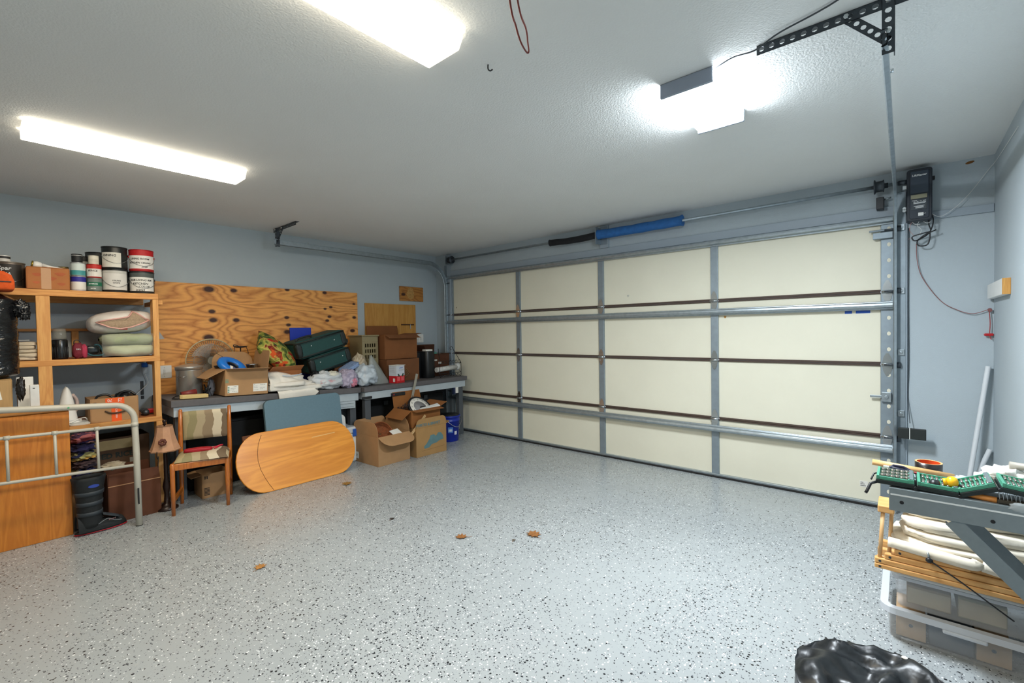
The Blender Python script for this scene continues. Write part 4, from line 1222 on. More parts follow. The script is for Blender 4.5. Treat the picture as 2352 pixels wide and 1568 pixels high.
# floral cushion
def floral():
    m, nt, p = newmat('floral_cloth')
    tc = node(nt, 'ShaderNodeTexCoord')
    n = node(nt, 'ShaderNodeTexNoise'); n.inputs['Scale'].default_value = 9; n.inputs['Detail'].default_value = 3; n.inputs['Distortion'].default_value = 1.2
    link(nt, tc.outputs['Object'], n.inputs['Vector'])
    v = node(nt, 'ShaderNodeTexVoronoi'); v.inputs['Scale'].default_value = 13
    ad = node(nt, 'ShaderNodeVectorMath'); ad.operation = 'MULTIPLY_ADD'
    link(nt, n.outputs['Color'], ad.inputs[0]); ad.inputs[1].default_value = (.12, .12, .12); link(nt, tc.outputs['Object'], ad.inputs[2])
    link(nt, ad.outputs[0], v.inputs['Vector'])
    leaf = ramp(nt, n.outputs[0], [(.0, hx('#16261a')), (.40, hx('#2f4a20')), (.5, hx('#8f9a3c')), (.58, hx('#c7b45a')), (.64, hx('#7a2413')), (.75, hx('#c9571f'))])
    sp = node(nt, 'ShaderNodeSeparateColor'); link(nt, v.outputs['Color'], sp.inputs[0])
    flower = ramp(nt, sp.outputs[0], [(0, hx('#b3200f')), (.35, hx('#d4551c')), (.6, hx('#e0a33a')), (.8, hx('#7d1a16')), (1, hx('#cf7a30'))], 'CONSTANT')
    isf = mathn(nt, 'MULTIPLY', mathn(nt, 'LESS_THAN', v.outputs['Distance'], .42), mathn(nt, 'GREATER_THAN', sp.outputs[1], .45))
    link(nt, mix(nt, isf, leaf, flower), p.inputs['Base Color'])
    p.inputs['Roughness'].default_value = .85
    return m
t = thing('floral_cushion', 'floral cushion with red flowers propped against the suitcases', 'cushion', (.30, -2.36, 1.165))
_n = Vector((.52, .57, .64)).normalized(); _a = Vector((0, .745, -.667)).normalized(); _a = (_a - _n * _a.dot(_n)).normalized(); _b = _a.cross(_n)
t.rotation_euler = Matrix((_b, _a, _n)).transposed().to_euler()
def cush(sgn):
    def fn(u, v):
        a, b_ = 2 * u - 1, 2 * v - 1
        e = max(0, (1 - a * a) * (1 - b_ * b_)) ** .45
        pin = 1 - .07 * (1 - abs(a)) * 0
        k = 1 - .06 * (1 - a * a) * abs(b_) ** 3
        k2 = 1 - .06 * (1 - b_ * b_) * abs(a) ** 3
        return (.22 * a * k2, .235 * b_ * k, sgn * .10 * e + .004 * noise.noise(Vector((a * 3, b_ * 3, sgn))))
    return fn
b = B(); b.grid(cush(1), 24, 24); b.grid(cush(-1), 24, 24); b.build('cover', floral(), t)
t = carton('flat orange brown box under the floral cushion', (.33, -2.37, zA(-2.37) + .004), (.36, .32, .20), 0, m_card2, [('+x', 60, .10, 0), ('-y', 100, .1, 0)])

# white drop cloth, folded, hanging over the bench edge
m_cloth = M('white_cotton', '#e2ddd3', .9, var=.04, bump=.25, bs=25)
t = thing('drop_cloth', 'folded white cloth spilling over the front of the bench', 'cloth', (.52, -2.34, zA(-2.34)))
def sheet(y0, y1, x0, x1, z0, hang, seed, hy0=0, hy1=1):
    def fn(u, v):
        y = y0 + (y1 - y0) * u
        hh = hang * max(0, 1 - abs((u - hy0) / max(.01, hy1))) if hang else 0
        L = (x1 - x0) + hh
        s = v * L
        if s <= x1 - x0:
            x, z = x0 + s, z0
        else:
            x, z = x1 + .012, z0 - (s - (x1 - x0))
        z += .012 * noise.noise(Vector((u * 5 + seed, v * 4, seed))) * (1 if s < x1 - x0 else .2)
        z += .016 * (1 - (2 * u - 1) ** 6) - .016 if 0 else 0
        return (x + .01 * noise.noise(Vector((u * 6, v * 3, seed + 4))), y, z + zA(y - 2.34) - zA(-2.34))
    return B().grid(fn, 34, 26)
b = B(); softslab(b, (-.02, -.02, .055), (.26, .50, .075), 4, .12, 2); b.build('inner_fold', m_cloth, t)
b = B(); softslab(b, (-.05, -.06, .125), (.24, .40, .075), 9, .12, 2); b.build('upper_fold', m_cloth, t)
b = B(); softslab(b, (.03, .10, .035), (.24, .36, .05), 12, .12, 2); b.build('lower_fold', m_cloth, t)
b = B(); softslab(b, (.02, -.06, .085), (.30, .34, .05), 15, .12, 2); b.build('middle_fold', m_cloth, t)
def drape(u, v):
    y = -.235 + .47 * u
    hs = (1 - .50 * u ** 1.3) * (1 + .10 * math.sin(5 * u))
    pr = [(-.16, .165), (-.05, .178), (.05, .168), (.115, .13), (.145, .075), (.150, .022)]
    q = v * 5; k = min(4, int(q)); f = q - k
    x = pr[k][0] + (pr[k + 1][0] - pr[k][0]) * f; z = pr[k][1] + (pr[k + 1][1] - pr[k][1]) * f
    wv = noise.noise(Vector((u * 3.2, v * 2, 2))) + .25 * noise.noise(Vector((u * 11, v * 6, 7)))
    return (x + .02 * wv * v - .03 * u, y + .012 * noise.noise(Vector((u * 4, v * 5, 5))), z * 1.12 * hs + .010 * wv + zA(y - 2.34) - zA(-2.34))
B().grid(drape, 40, 26).build('draped_layer', m_cloth, t, solid=.006)
def flap(u, v):
    y = -.19 + .36 * u + .05 * v
    hang = .19 * (1 - u) ** .7 + .02
    if v < .45:
        q = v / .45
        return (-.02 + .172 * q, y, .10 - .09 * q * q + .01 * noise.noise(Vector((u * 5, v * 4, 9))))
    q = (v - .45) / .55
    return (.154 + .012 * math.sin(7 * u) * q + .004, y, .01 - hang * q)
B().grid(flap, 26, 20).build('hanging_corner', m_cloth, t, solid=.006)
B().tube(wire('x', None, '', [(.10, -.10, .168), (.11, -.02, .158), (.10, .06, .168), (.06, .10, .17)], 0, None), .005, 6).build('blue_stripe', M('pale_blue_stripe', '#a9bdd2', .9), t)
b = B(); blob(b, (-.02, -.275, .06), (.10, .05, .06), 22, .35, 4, ridged=.2, flat=.0); b.build('plastic_wrap', M('grey_film', '#a9a7a0', .3, var=.2, bump=.4, bs=40), t)

# suitcases
m_suit = M('dark_green_nylon', '#15413f', .7, var=.12, vs=50, bump=.15, bs=350)
m_suitd = M('black_green_trim', '#101918', .5, var=.2)
sa = .255
def suitcase(label, cy, cz, L, H, D, wheels):
    t = thing('suitcase', label, 'suitcase', (.29, cy, cz), rot=(sa, 0, 0), group='stacked green suitcases')
    b = B(); b.prism(rrect(L, H, .035, 4), D, Matrix.Translation((-D / 2, 0, H / 2)) @ FX); b.build('shell', m_suit, t, .02, 3)
    for zz in (.02, H - .02):
        b = B(); rr_ = [(D / 2 * sx_ * .985, L / 2 * sy_ * .995, zz) for sx_, sy_ in ((1, -1), (1, 1), (-1, 1), (-1, -1))]
        b.tube(rr_, .009, 8, True); b.build('piping', m_suitd, t)
    B().box(D / 2 - .006, D / 2 + .006, -L / 2 + .05, L / 2 - .05, H * .80, H * .83).build('zip', m_suitd, t)
    for s in (-1, 1):
        b = B(); blob(b, (D / 2 - .03, s * (L / 2 - .02), H * .5), (.04, .035, H * .42), 3 + s, .1, 2, p=.6); b.build('corner_guard', m_suitd, t)
    for (yy, zz) in ((-.12, H * .6), (.14, H * .55)):
        B().cyl((D / 2 - .003, yy, zz), (D / 2 + .003, yy, zz), .006, n=10).build('rivet', m_steel, t)
    if wheels:
        for xx in (D / 2 - .05, -D / 2 + .05):
            B().cyl((xx - .015, L / 2 + .012, H * .25), (xx + .015, L / 2 + .012, H * .25), .032, n=18).build('wheel', m_black, t)
        B().tube(wire('x', None, '', [(D / 2 - .05, -L / 2 + .03, H - .005), (D / 2 - .05, -L / 2 + .05, H + .022), (D / 2 - .05, -L / 2 + .18, H + .024), (D / 2 - .05, -L / 2 + .20, H - .004)], 0, None), .010, 8).build('handle', m_suitd, t)
    return t
suitcase('dark green soft suitcase at the bottom of the tilted pair', -1.835, .984, .455, .188, .32, False)
suitcase('dark green wheeled suitcase stacked on top of the other one', -1.928, 1.160, .54, .19, .32, True)
t = carton('brown box the green suitcases lean on', (.24, -1.66, ZB + .004), (.32, .27, .212), 0, m_card3, [])
t = thing('blue_board', 'flat bright blue board standing behind the suitcases', 'board', (.045, -1.985, .79), rot=(0, -.04, 0))
B().box(-.003, .003, -.12, .118, 0, .645).build('board', M('bright_blue_board', '#1636b4', .4, var=.04), t, .001)
B().box(-.0035, .0035, -.121, -.1185, 0, .645).build('edge', M('blue_edge', '#0d2470', .5), t)

# plastic carrier bags
def pbag(label, loc, r, seed, col, extra=(), name='plastic_bag', ridged=.10, rough=.3, alpha=1.0, group=None):
    t = thing(name, label, 'plastic bag', loc, 0, 'plastic bags heaped on the bench')
    b = B(); blob(b, (0, 0, r[2] * .95), r, seed, .22, 2.0, 60, 40, flat=0, p=.85, ridged=ridged); b.build('bag', M('film_' + col, col, rough, var=.09, vs=20, bump=.45, bs=34, alpha=alpha), t)
    for k, (c_, rr, col2, nm) in enumerate(extra):
        b = B(); blob(b, c_, rr, seed + k + 11, .3, 3, 36, 24, ridged=.2); b.build(nm, M('film_' + col2, col2, .45, var=.15, vs=25, bump=.3, bs=30), t)
    return t
pbag('white and pink plastic bag beside the folded cloth', (.55, -1.975, zA(-1.975)), (.12, .175, .095), 1, '#c3c8cc',
     [((.03, .05, .135), (.07, .09, .05), '#d6d3c4', 'cream_item'), ((.085, -.02, .085), (.03, .09, .03), '#c9a3a8', 'pink_item'), ((-.01, -.10, .155), (.05, .045, .04), '#14171a', 'black_knot')])
pbag('pink and lilac plastic bag between the two paler bags', (.57, -1.745, zA(-1.745)), (.11, .10, .105), 5, '#a89fb4', [((.07, .03, .06), (.04, .045, .05), '#cc7f93', 'pink_item')])
pbag('pale blue grocery bag in front of the grey bag', (.56, -1.53, ZB), (.12, .135, .125), 9, '#b7c2cb')
pbag('cream tissue bundle behind the blue grocery bag', (.40, -1.50, ZB), (.08, .09, .175), 14, '#b8aa92')
t = thing('blue_print_cloth', 'blue patterned cloth draped over the bags', 'cloth', (.50, -1.68, ZB + .20), rot=(.5, .15, 0))
b = B(); softslab(b, (0, 0, .02), (.16, .20, .04), 6, .2, 3); b.build('cloth', M('blue_print_cotton', '#7d93b8', .9, var=.28, vs=45), t)
t = thing('grey_bag', 'grey plastic bag leaning against the stacked boxes', 'plastic bag', (.50, -1.33, ZB + .001), rot=(.0, -.0, 0))
b = B()
def gb(u, v):
    a = 2 * PI * u
    w0 = .125 * (1 - v) ** .8 + .006
    k = 1 + .12 * noise.noise(Vector((math.cos(a) * 1.5, math.sin(a) * 1.5, v * 4)))
    return (.055 * math.cos(a) * k * (1 - .6 * v) - .02 * v, math.sin(a) * w0 * k - .10 * v + .03, .335 * v)
b.grid(gb, 40, 26, closeu=True); b.build('bag', M('grey_film_bag', '#8d918c', .4, var=.08, bump=.4, bs=20), t)

# ---------------------------------------------------------------- things on the second bench
t = thing('laundry_basket', 'tan plastic basket with slotted side behind the bags', 'basket', (.22, -1.325, ZB))
b = B()
m_bask = M('tan_plastic', '#8a7f5f', .5, var=.06)
b.box(-.14, .14, -.09, .09, 0, .012)
b.box(-.145, -.135, -.10, .10, .012, .55).box(-.135, .135, -.105, -.097, .012, .55).box(-.135, .135, .097, .105, .012, .55)
b.box(.135, .145, -.105, .105, .012, .29).box(.135, .145, -.105, .105, .49, .55).box(.135, .145, -.105, -.075, .29, .49).box(.135, .145, .075, .105, .29, .49)
for r in range(3):
    z0 = .29 + r * .067
    b.box(.135, .145, -.075, .075, z0 + .042, z0 + .067)
    for k in range(6):
        y = -.075 + k * .03
        b.box(.135, .145, y - .005, y + .007, z0, z0 + .042)
b.build('body', m_bask, t, .002)
B().box(-.155, .158, -.118, .118, .551, .568).build('rim', m_bask, t, .006)
t = carton('brown box standing open below the upper brown box', (.30, -.957, ZB), (.40, .475, .268), 0, m_card3, [], name='cardboard_box')
B().box(.197, .2002, -.23, .23, .19, .26).build('front_strip', m_card3, t)  # thin strip across the front, same cardboard as the box
B().box(-.1, -.05, -.2405, -.238, .19, .20).build('white_mark', m_paper, t)
t = carton('dark brown open box stacked on the other brown box', (.262, -.952, ZB + .27), (.39, .475, .295), 0, M('warm_brown_cardboard', '#7d4c26', .85, var=.08, vs=10),
           [('-x', 8, .115, 0), ('+x', 112, .10, 0), ('-y', -92, .1, 0), ('+y', 80, .09, 0)])
sticker(t, at(0, -.2378, .18, FY), .045, .055); B().prism(rrect(.075, .022, .01), .0012, at(-.06, -.2378, .235, FY)).build('hand_hole', m_ink, t)
t = thing('retail_box', 'red and white retail box standing in front of the brown boxes', 'box', (.60, -1.128, ZB), rz=.18)
B().box(-.06, .06, -.066, .066, .085, .205).build('upper_half', M('retail_white', '#c9ced6', .4, var=.03), t, .001)
B().box(-.06, .06, -.066, .066, 0, .0848).build('lower_half', M('retail_red', '#c01720', .35, var=.04), t, .001)
B().box(-.062, .070, -.068, .074, .2052, .210).build('open_lid', m_paper, t, .001)
text('pexel', .024, m_blue, t, at(.0605, .01, .178, FX), shear=.2); printlines(t, at(.0605, .01, .14, FX), .08, [(.012, 0, 1), (0, .1, .9)], M('grey_ink', '#7b7f82'), seed=4)
for y, r_ in ((-.03, .6), (.035, -.5)):
    b = B(); b.prism([(.022 * math.cos(a), .011 * math.sin(a)) for a in [2 * PI * k / 12 for k in range(12)]], .0015, at(.0602, y, .092, FX) @ Matrix.Rotation(r_ + PI / 2, 4, 'Z')); b.build('leaf_print', M('dark_green_print', '#24402f', .6), t)
for y in (-.032, .032):
    sticker(t, at(.0602, y, .05, FX), .045, .05, M('light_red_print', '#d9565a', .5), 'print')
printlines(t, at(-.005, -.0662, .15, FY), .09, [(.04, 0, .9), (.02, 0, .9), (0, 0, .8), (-.02, 0, .9)], M('grey_ink', '#7b7f82'), seed=8)
sticker(t, at(.02, -.0662, .035, FY), .03, .04)
t = thing('woven_tray', 'brown woven tray leaning on the lower brown box', 'tray', (.53, -.94, ZB + .045), rot=(.5, -.30, .0))
B().box(-.012, .0, -.075, .075, 0, .185).build('panel', M('woven_brown', '#5c3d22', .85, var=.35, vs=70, stretch=(1, 3, .5)), t, .004)
b = B()
for k in range(8):
    b.box(0, .004, -.07 + k * .0195, -.062 + k * .0195, .01, .175)
b.build('weave', M('woven_light', '#7a5631', .85, var=.3, vs=80), t)
t = thing('speaker_column', 'black round canister nearest the bench edge', 'canister', (.45, -.545, ZB))
B().prism(rrect(.155, .155, .05, 6), .345, Matrix.Identity(4), True).build('body', M('black_canister', '#14171a', .4, var=.1), t, .006)
B().prism(rrect(.11, .11, .03, 6), .022, Matrix.Translation((0, 0, .346))).build('white_top', m_paper, t, .003)
t = thing('speaker_column', 'black canister behind the front black canister', 'canister', (.34, -.665, ZB))
B().prism(rrect(.15, .15, .05, 6), .33, Matrix.Identity(4), True).build('body', M('black_canister', '#14171a'), t, .006)
B().prism(rrect(.13, .13, .04, 6), .012, Matrix.Translation((0, 0, .331))).build('lid', m_black, t, .003)
t = carton('deep brown box with raised flaps in the bench corner', (.22, -.30, ZB), (.32, .38, .30), 0, M('deep_brown_cardboard', '#54301c', .85, var=.1), [('-x', -8, .12, 0), ('-y', 20, .12, 0), ('+x', 100, .02, 0)])
b = B(); blob(b, (.05, .0, .29), (.06, .05, .035), 6, .2, 3); b.build('teal_cloth', M('teal_cloth', '#4f9284', .8), t)
b = B(); blob(b, (.04, .09, .28), (.05, .07, .02), 7, .2, 3); b.build('grey_cloth', M('grey_teal_cloth', '#7d8c86', .8), t)
sticker(t, at(.1602, -.05, .215, FX), .045, .018); sticker(t, at(.1602, .02, .175, FX), .05, .025)
t = thing('wire_rack', 'black scrolled wire rack at the bench end', 'rack', (.555, -.31, ZB))
b = B()
def arc(c_, r, a0, a1, ax, n_=10):
    return [(c_[0] + (r * math.cos(a0 + (a1 - a0) * k / n_) if ax == 'x' else 0), c_[1] + (r * math.cos(a0 + (a1 - a0) * k / n_) if ax == 'y' else 0), c_[2] + r * math.sin(a0 + (a1 - a0) * k / n_)) for k in range(n_ + 1)]
m_iron = M('black_iron', '#17171a', .5, .3)
for nm, pts in (('front_rail', [(.06, -.17, .18), (.06, .20, .18)]), ('lower_rail', [(.06, -.17, .05), (.06, .20, .05)]), ('back_rail', [(-.05, -.17, .12), (-.05, .20, .12)]),
                ('leg', [(.06, .20, .18), (.06, .20, .012)] + arc((.06, .185, .012), .012, 0, -PI, 'y')), ('leg', [(.06, -.17, .18), (.06, -.17, .012)] + arc((.06, -.155, .012), .012, PI, 2 * PI, 'y')),
                ('side_stay', [(.06, .20, .18), (-.05, .15, .37)] + arc((-.05, .128, .37), .022, 0, 1.6 * PI, 'y')), ('side_stay', [(.06, -.17, .18), (-.05, -.10, .37)]),
                ('cross_bar', [(.06, .20, .05), (-.05, .20, .12), (.06, .20, .18)]), ('cross_bar', [(.06, -.17, .05), (-.05, -.17, .12), (.06, -.17, .18)])):
    B().tube(pts, .0035, 6).build(nm, m_iron, t)
for k in range(7):
    B().tube(arc((.063, -.14 + k * .05, .198), .018, -.4, PI + .4, 'y'), .003, 5).build('scroll', m_iron, t)
    B().tube(arc((.063, -.14 + k * .05, .032), .018, .4, -PI - .4, 'y'), .003, 5).build('scroll', m_iron, t)
t = thing('paper_roll', 'roll of white patterned paper lying in the wire rack', 'paper roll', (.565, -.30, ZB + .10))
B().cyl((0, -.20, 0), (0, .16, .02), .032, n=18).build('roll', M('patterned_paper', '#c6c6c2', .6, var=.28, vs=60), t)
b = B(); blob(b, (0, .17, .025), (.035, .04, .05), 5, .25, 3); b.build('crumpled_end', M('white_film2', '#d5d6d3', .4, bump=.4, bs=40), t)
t = thing('yardstick', 'grey wooden yardstick leaning on the bench front', 'ruler', (.732, -1.03, .53), rot=(-.25, .03, 0))
B().box(-.004, .004, -.016, .016, 0, .35).build('stick', M('grey_wood', '#9b988b', .7, var=.12), t, .001)
B().cyl((.004, 0, .335), (.0048, 0, .335), .004, n=8).build('hole', m_ink, t)

# ---------------------------------------------------------------- white bed frame
m_bed = M('cream_enamel', '#b9b5a8', .4, var=.05)
t = thing('bed_frame', 'old cream metal bed headboard leaning on the oak cabinet', 'bed frame', (.965, -3.60, 0))
def bp(y, z):
    return (-.10 * z / .88, y + 3.60, z)
arcp = [bp(-4.75, .952), bp(-4.257, .912), bp(-3.72, .872)]
for k in range(1, 9):
    a = PI / 2 * k / 8
    arcp.append(bp(-3.72 + .115 * math.sin(a), .872 - .115 * (1 - math.cos(a))))
arcp += [bp(-3.605, .5), bp(-3.612, .0)]
B().tube(arcp, .0205, 14).build('tube', m_bed, t)
for z0, z1 in ((.738, .718), (.462, .43)):
    B().tube([bp(-4.75, z0 + .012), bp(-4.257, z0), bp(-3.61, z1)], .0105, 10).build('cross_rail', m_bed, t)
for y in (-4.45, -4.234, -4.02, -3.812):
    f = (y + 4.257) / .647
    zt, zb_ = .738 - .02 * f, .462 - .032 * f
    B().tube([bp(y, zt), bp(y, zb_)], .0085, 8).build('spindle', m_bed, t)
    B().tube([(bp(y, zt)[0], bp(y, zt)[1] - .014, zt), (bp(y, zt)[0], bp(y, zt)[1] + .014, zt - .0004)], .0145, 10).build('joint', m_bed, t)
B().tube([bp(-3.606, .705), bp(-3.606, .735)], .0235, 14).build('collar', m_bed, t)
B().box(.0195 - .02, .0225 - .02, -.016, -.006, .14, .27).build('slot', m_ink, t)
B().cyl(bp(-3.95, .872 + .012), (bp(-3.95, .885)[0] + .0215, -.35, .889), .006, n=8).build('green_mark', M('green_mark', '#4d9a6c', .6), t)
B().lathe([(.021, 0), (.021, .006), (0, .006)], n=12, o=(0, -.012, -.0005)).build('foot_cap', m_rubber, t)

# ---------------------------------------------------------------- orthopaedic boot
m_boot = M('black_boot_fabric', '#13181b', .75, var=.2, vs=40, bump=.2, bs=300)
t = thing('walking_boot', 'black orthopaedic walking boot with a red sole on the floor', 'boot', (.84, -3.83, 0), rz=.12)
def shaft(u, v):
    a = 2 * PI * u
    ry = .062 + .026 * v - .012 * math.sin(PI * v)
    return (.058 * math.cos(a) * (1 + .1 * v), -.03 + ry * math.sin(a), .05 + .345 * v)
B().grid(shaft, 28, 16, closeu=True).build('shaft', m_boot, t, solid=.012)
b = B()
def foot(u, v):
    a = PI * u
    y = -.10 + .265 * v
    h_ = .115 - .065 * v - .02 * math.sin(PI * v)
    wd = .05 + .012 * math.sin(PI * min(1, v * 1.1)) - .03 * max(0, v - .85) / .15
    if v > .93:
        h_ *= max(.25, 1 - (v - .93) / .09)
    return (wd * math.cos(a), y, .022 + h_ * math.sin(a) ** .7)
b.grid(foot, 22, 22); b.build('foot', m_boot, t)
sole = [(.045 * math.cos(a) + .0, .03 + .142 * math.sin(a)) for a in [2 * PI * k / 28 for k in range(28)]]
sole = [(x * (1.15 if y > .03 else 1.0), y) for x, y in sole]
B().prism(sole, .022).build('rocker_sole', M('black_sole', '#17181a', .7), t, .006)
B().prism([(x * 1.04, y * 1.02) for x, y in sole], .007, Matrix.Translation((0, 0, .004))).build('red_welt', M('red_rubber', '#c81528', .5), t, .003)
for z, w0 in ((.13, .03), (.20, .032), (.27, .03)):
    b = B()
    v0 = (z - .05) / .345
    b.grid(lambda u, v: tuple(Vector(shaft(u * .62 - .24, v0 + .08 * v)) * 1.0 + Vector((math.cos(2 * PI * (u * .62 - .24)) * .009, math.sin(2 * PI * (u * .62 - .24)) * .009, 0))), 14, 2)
    b.build('strap', M('boot_strap', '#2c343b', .6, var=.15), t, solid=.004)
B().prism([(.03 * math.cos(a), .011 * math.sin(a)) for a in [2 * PI * k / 14 for k in range(14)]], .003, at(.068, -.02, .335, FX)).build('blue_badge', M('blue_badge', '#27409a', .5), t)
b = B(); b.grid(lambda u, v: ((.052 - .06 * u), .03 + .09 * v, .128 - .045 * v - .02 * abs(u - .5)), 6, 6); b.build('toe_strap', M('boot_strap', '#2c343b'), t, solid=.006)
B().tube(wire('x', None, '', [(.058, .0, .06), (.062, .05, .085), (.058, .09, .06), (.05, .13, .05)], 0, None), .003, 5).build('stitching', M('grey_stitch', '#6d7478', .7), t)
text('BOOT', .014, M('pale_stitch', '#a07a7a', .7), t, at(.063, .075, .075, FX))

# ---------------------------------------------------------------- under the shelves
t = carton('big dark brown box with a folded rim under the shelves', (.60, -3.595, 0), (.34, .31, .27), 0, M('brown_box_outer', '#5a331f', .85, var=.12, vs=12), [('+x', -4, .085, 0), ('-x', 4, .085, 0), ('-y', 0, .085, 0)])
B().box(.1695, .172, -.155, .155, .266, .272).build('worn_edge', M('worn_cardboard', '#b58a66', .9), t)
t = carton('tall box with a cream label band at the back under the shelves', (.235, -3.63, 0), (.30, .40, .56), 0, M('dark_carton', '#4a3524', .9, var=.15), [])
B().box(.1502, .152, -.19, .12, .47, .545).build('cream_band', M('cream_band', '#9a8862', .9, var=.1), t)
text('AGED RICES', .055, M('dark_print', '#15201e', .8), t, at(.1505, -.03, .42, FX), bold=.002)
sticker(t, at(.1505, .10, .36, FX), .06, .05, M('grey_label', '#8d8b84', .8))
t = thing('paper_bundle', 'crumpled cream paper roll lying on the dark box', 'paper', (.62, -3.70, .362))
b = B(); blob(b, (0, 0, .03), (.06, .075, .03), 8, .3, 3, ridged=.25); b.build('wrap', M('cream_paper', '#b3a790', .9, var=.2), t)
t = carton('small tan box under the pile of clothes', (.56, -3.865, 0), (.26, .145, .35), 0, m_card, [('+x', 70, .07, 0)])
cl = [('#26264a', 'folded navy striped shirt at the bottom of the clothes pile'), ('#3b2a2f', 'folded dark brown shirt in the clothes pile'), ('#a9a268', 'folded yellow striped shirt in the clothes pile'), ('#2f2b52', 'folded purple patterned shirt in the clothes pile'), ('#7a3038', 'folded red patterned shirt on top of the clothes pile')]
def stripes(name, cols, sc, ax=2, dist=1.5):
    if name in _M:
        return _M[name]
    m, nt, p = newmat(name)
    tc = node(nt, 'ShaderNodeTexCoord')
    n = node(nt, 'ShaderNodeTexNoise'); n.inputs['Scale'].default_value = 5; n.inputs['Detail'].default_value = 3
    link(nt, tc.outputs['Object'], n.inputs['Vector'])
    sp = node(nt, 'ShaderNodeSeparateXYZ'); link(nt, tc.outputs['Object'], sp.inputs[0])
    s = mathn(nt, 'FRACT', mathn(nt, 'MULTIPLY_ADD', n.outputs[0], dist, mathn(nt, 'MULTIPLY', sp.outputs[ax], sc)))
    k = len(cols)
    link(nt, ramp(nt, s, [(i / k, hx(c_)) for i, c_ in enumerate(cols)], 'CONSTANT'), p.inputs['Base Color'])
    p.inputs['Roughness'].default_value = .9
    _M[name] = m
    return m
pal = [['#26264a', '#34345c', '#8d8f6a', '#1d2240', '#3a4f7a'], ['#4a393a', '#3b2a2f', '#5c4a46', '#2b2330'], ['#a9a268', '#23284a', '#b7ae7a', '#2a2430', '#c49a4a'],
       ['#2f2b52', '#1d1a3a', '#4d3b5e', '#232247'], ['#7a3038', '#9c5a5e', '#3d2340', '#b07a70', '#2c2450']]
for k, (c_, lb) in enumerate(cl):
    t = thing('folded_shirt', lb, 'shirt', (.575 + .01 * (k % 2), -3.862 + .012 * ((k * 2) % 3 - 1), .352 + k * .060), group='pile of folded shirts')
    b = B(); blob(b, (0, 0, .032), (.13, .075, .034), 3 * k + 2, .35, 2.6, 40, 24, p=.75, ridged=.2); b.build('cloth', stripes('shirt_%d' % k, pal[k], 11, 2, 1.6), t)

# ---------------------------------------------------------------- table lamp
t = thing('table_lamp', 'dark table lamp with a pinkish bell shade below the shelf end', 'lamp', (.735, -3.398, 0))
m_shade = M('pink_tan_shade', '#b98c6c', .8, var=.08, vs=30, bump=.1, bs=300)
sh = B().lathe([(.105, .468), (.098, .476), (.082, .52), (.066, .58), (.056, .635), (.053, .656)], n=8, smooth=False, a0=PI / 8, cap=False)
sh = sh.build('shade', m_shade, t)
B().lathe([(.107, .464), (.107, .472)], n=8, smooth=False, a0=PI / 8, cap=False).build('lower_trim', M('shade_trim', '#8f6a4d', .8), sh)
B().lathe([(.055, .654), (.055, .660)], n=8, smooth=False, a0=PI / 8, cap=False).build('upper_trim', M('shade_trim', '#8f6a4d'), sh)
m_lampd = M('dark_bronze', '#24140f', .35, .2, var=.2)
B().lathe([(.075, 0), (.075, .012), (.05, .03), (.02, .05), (.015, .12), (.024, .18), (.013, .25), (.012, .44), (.016, .47), (.006, .5), (.006, .66)], n=20).build('base', m_lampd, t)
B().lathe([(.004, .66), (.012, .668), (.007, .678), (.014, .69), (.012, .702), (0, .708)], n=14).build('finial', m_lampd, t)
b = B()
for k in range(7):
    a = 2 * PI * k / 7
    blob(b, (.086 + .004, -.035 + .017 * math.cos(a), .545 + .017 * math.sin(a)), (.007, .012, .012), k, .2, 3, 10, 8)
b.build('flower_ornament', M('brown_ornament', '#5d2c1c', .6, var=.3), sh)
B().tube(wire('x', None, '', [(.085, -.07, .478), (.088, -.072, .44), (.085, -.066, .42), (.083, -.062, .44), (.083, -.066, .36)], 0, None), .003, 5).build('pull_chain', m_black, t)

# ---------------------------------------------------------------- upholstered dining chair
t = thing('dining_chair', 'oak dining chair with striped leafy upholstery in front of the bench', 'chair', (.865, -3.17, 0))
FL, FR, RRp, RL = Vector((.955, -3.405, 0)), Vector((1.035, -3.062, 0)), Vector((.765, -2.955, 0)), Vector((.685, -3.285, 0))
O_ = Vector((.865, -3.17, 0))
FL, FR, RRp, RL = FL - O_, FR - O_, RRp - O_, RL - O_
m_chw = wood('golden_oak', '#9c4f17', '#c9772c', 'Z', 12, .3, coat=.5)
up = Vector((0, 0, 1))
for p in (FL, FR):
    B().tube([p, p + up * .2, p + up * .385, p + up * .395], [.013, .016, .017, .012], 10).build('front_leg', m_chw, t)
bk = (RL - FL).normalized() * .03
for p in (RL, RRp):
    B().tube([p - bk * .3, p + up * .2, p + up * .40, p + bk * .2 + up * .60, p + bk * .9 + up * .752, p + bk * .95 + up * .762], [.013, .016, .017, .016, .014, .008], 10).build('rear_leg', m_chw, t)
for a, b_ in ((FL, FR), (FL, RL), (FR, RRp), (RL, RRp)):
    d = (b_ - a); L = d.length; mid = (a + b_) / 2 + up * .365
    B().obox(mid, (L - .02, .022, .05), (0, 0, math.atan2(d.y, d.x))).build('seat_rail', m_chw, t, .004)
for a, b_ in ((FL, RL), (FR, RRp)):
    d = (b_ - a); L = d.length; mid = (a + b_) / 2 + up * .115
    B().obox(mid, (L - .02, .018, .036), (0, 0, math.atan2(d.y, d.x))).build('stretcher', m_chw, t, .004)
m_uph = stripes('leafy_upholstery', ['#ab9b7c', '#8f7c62', '#cdc0a6', '#72604b', '#bcae8e', '#85785c', '#d9cfbb', '#786651', '#a6966f', '#8f8560'], 1.7, 0, .22)
t3 = Matrix(((FR - FL).normalized().to_tuple() + (0,), (bk.normalized()).to_tuple() + (0,), (0, 0, 1, 0), (0, 0, 0, 1))).transposed()
cs = B(); cc = (FL + FR + RL + RRp) / 4
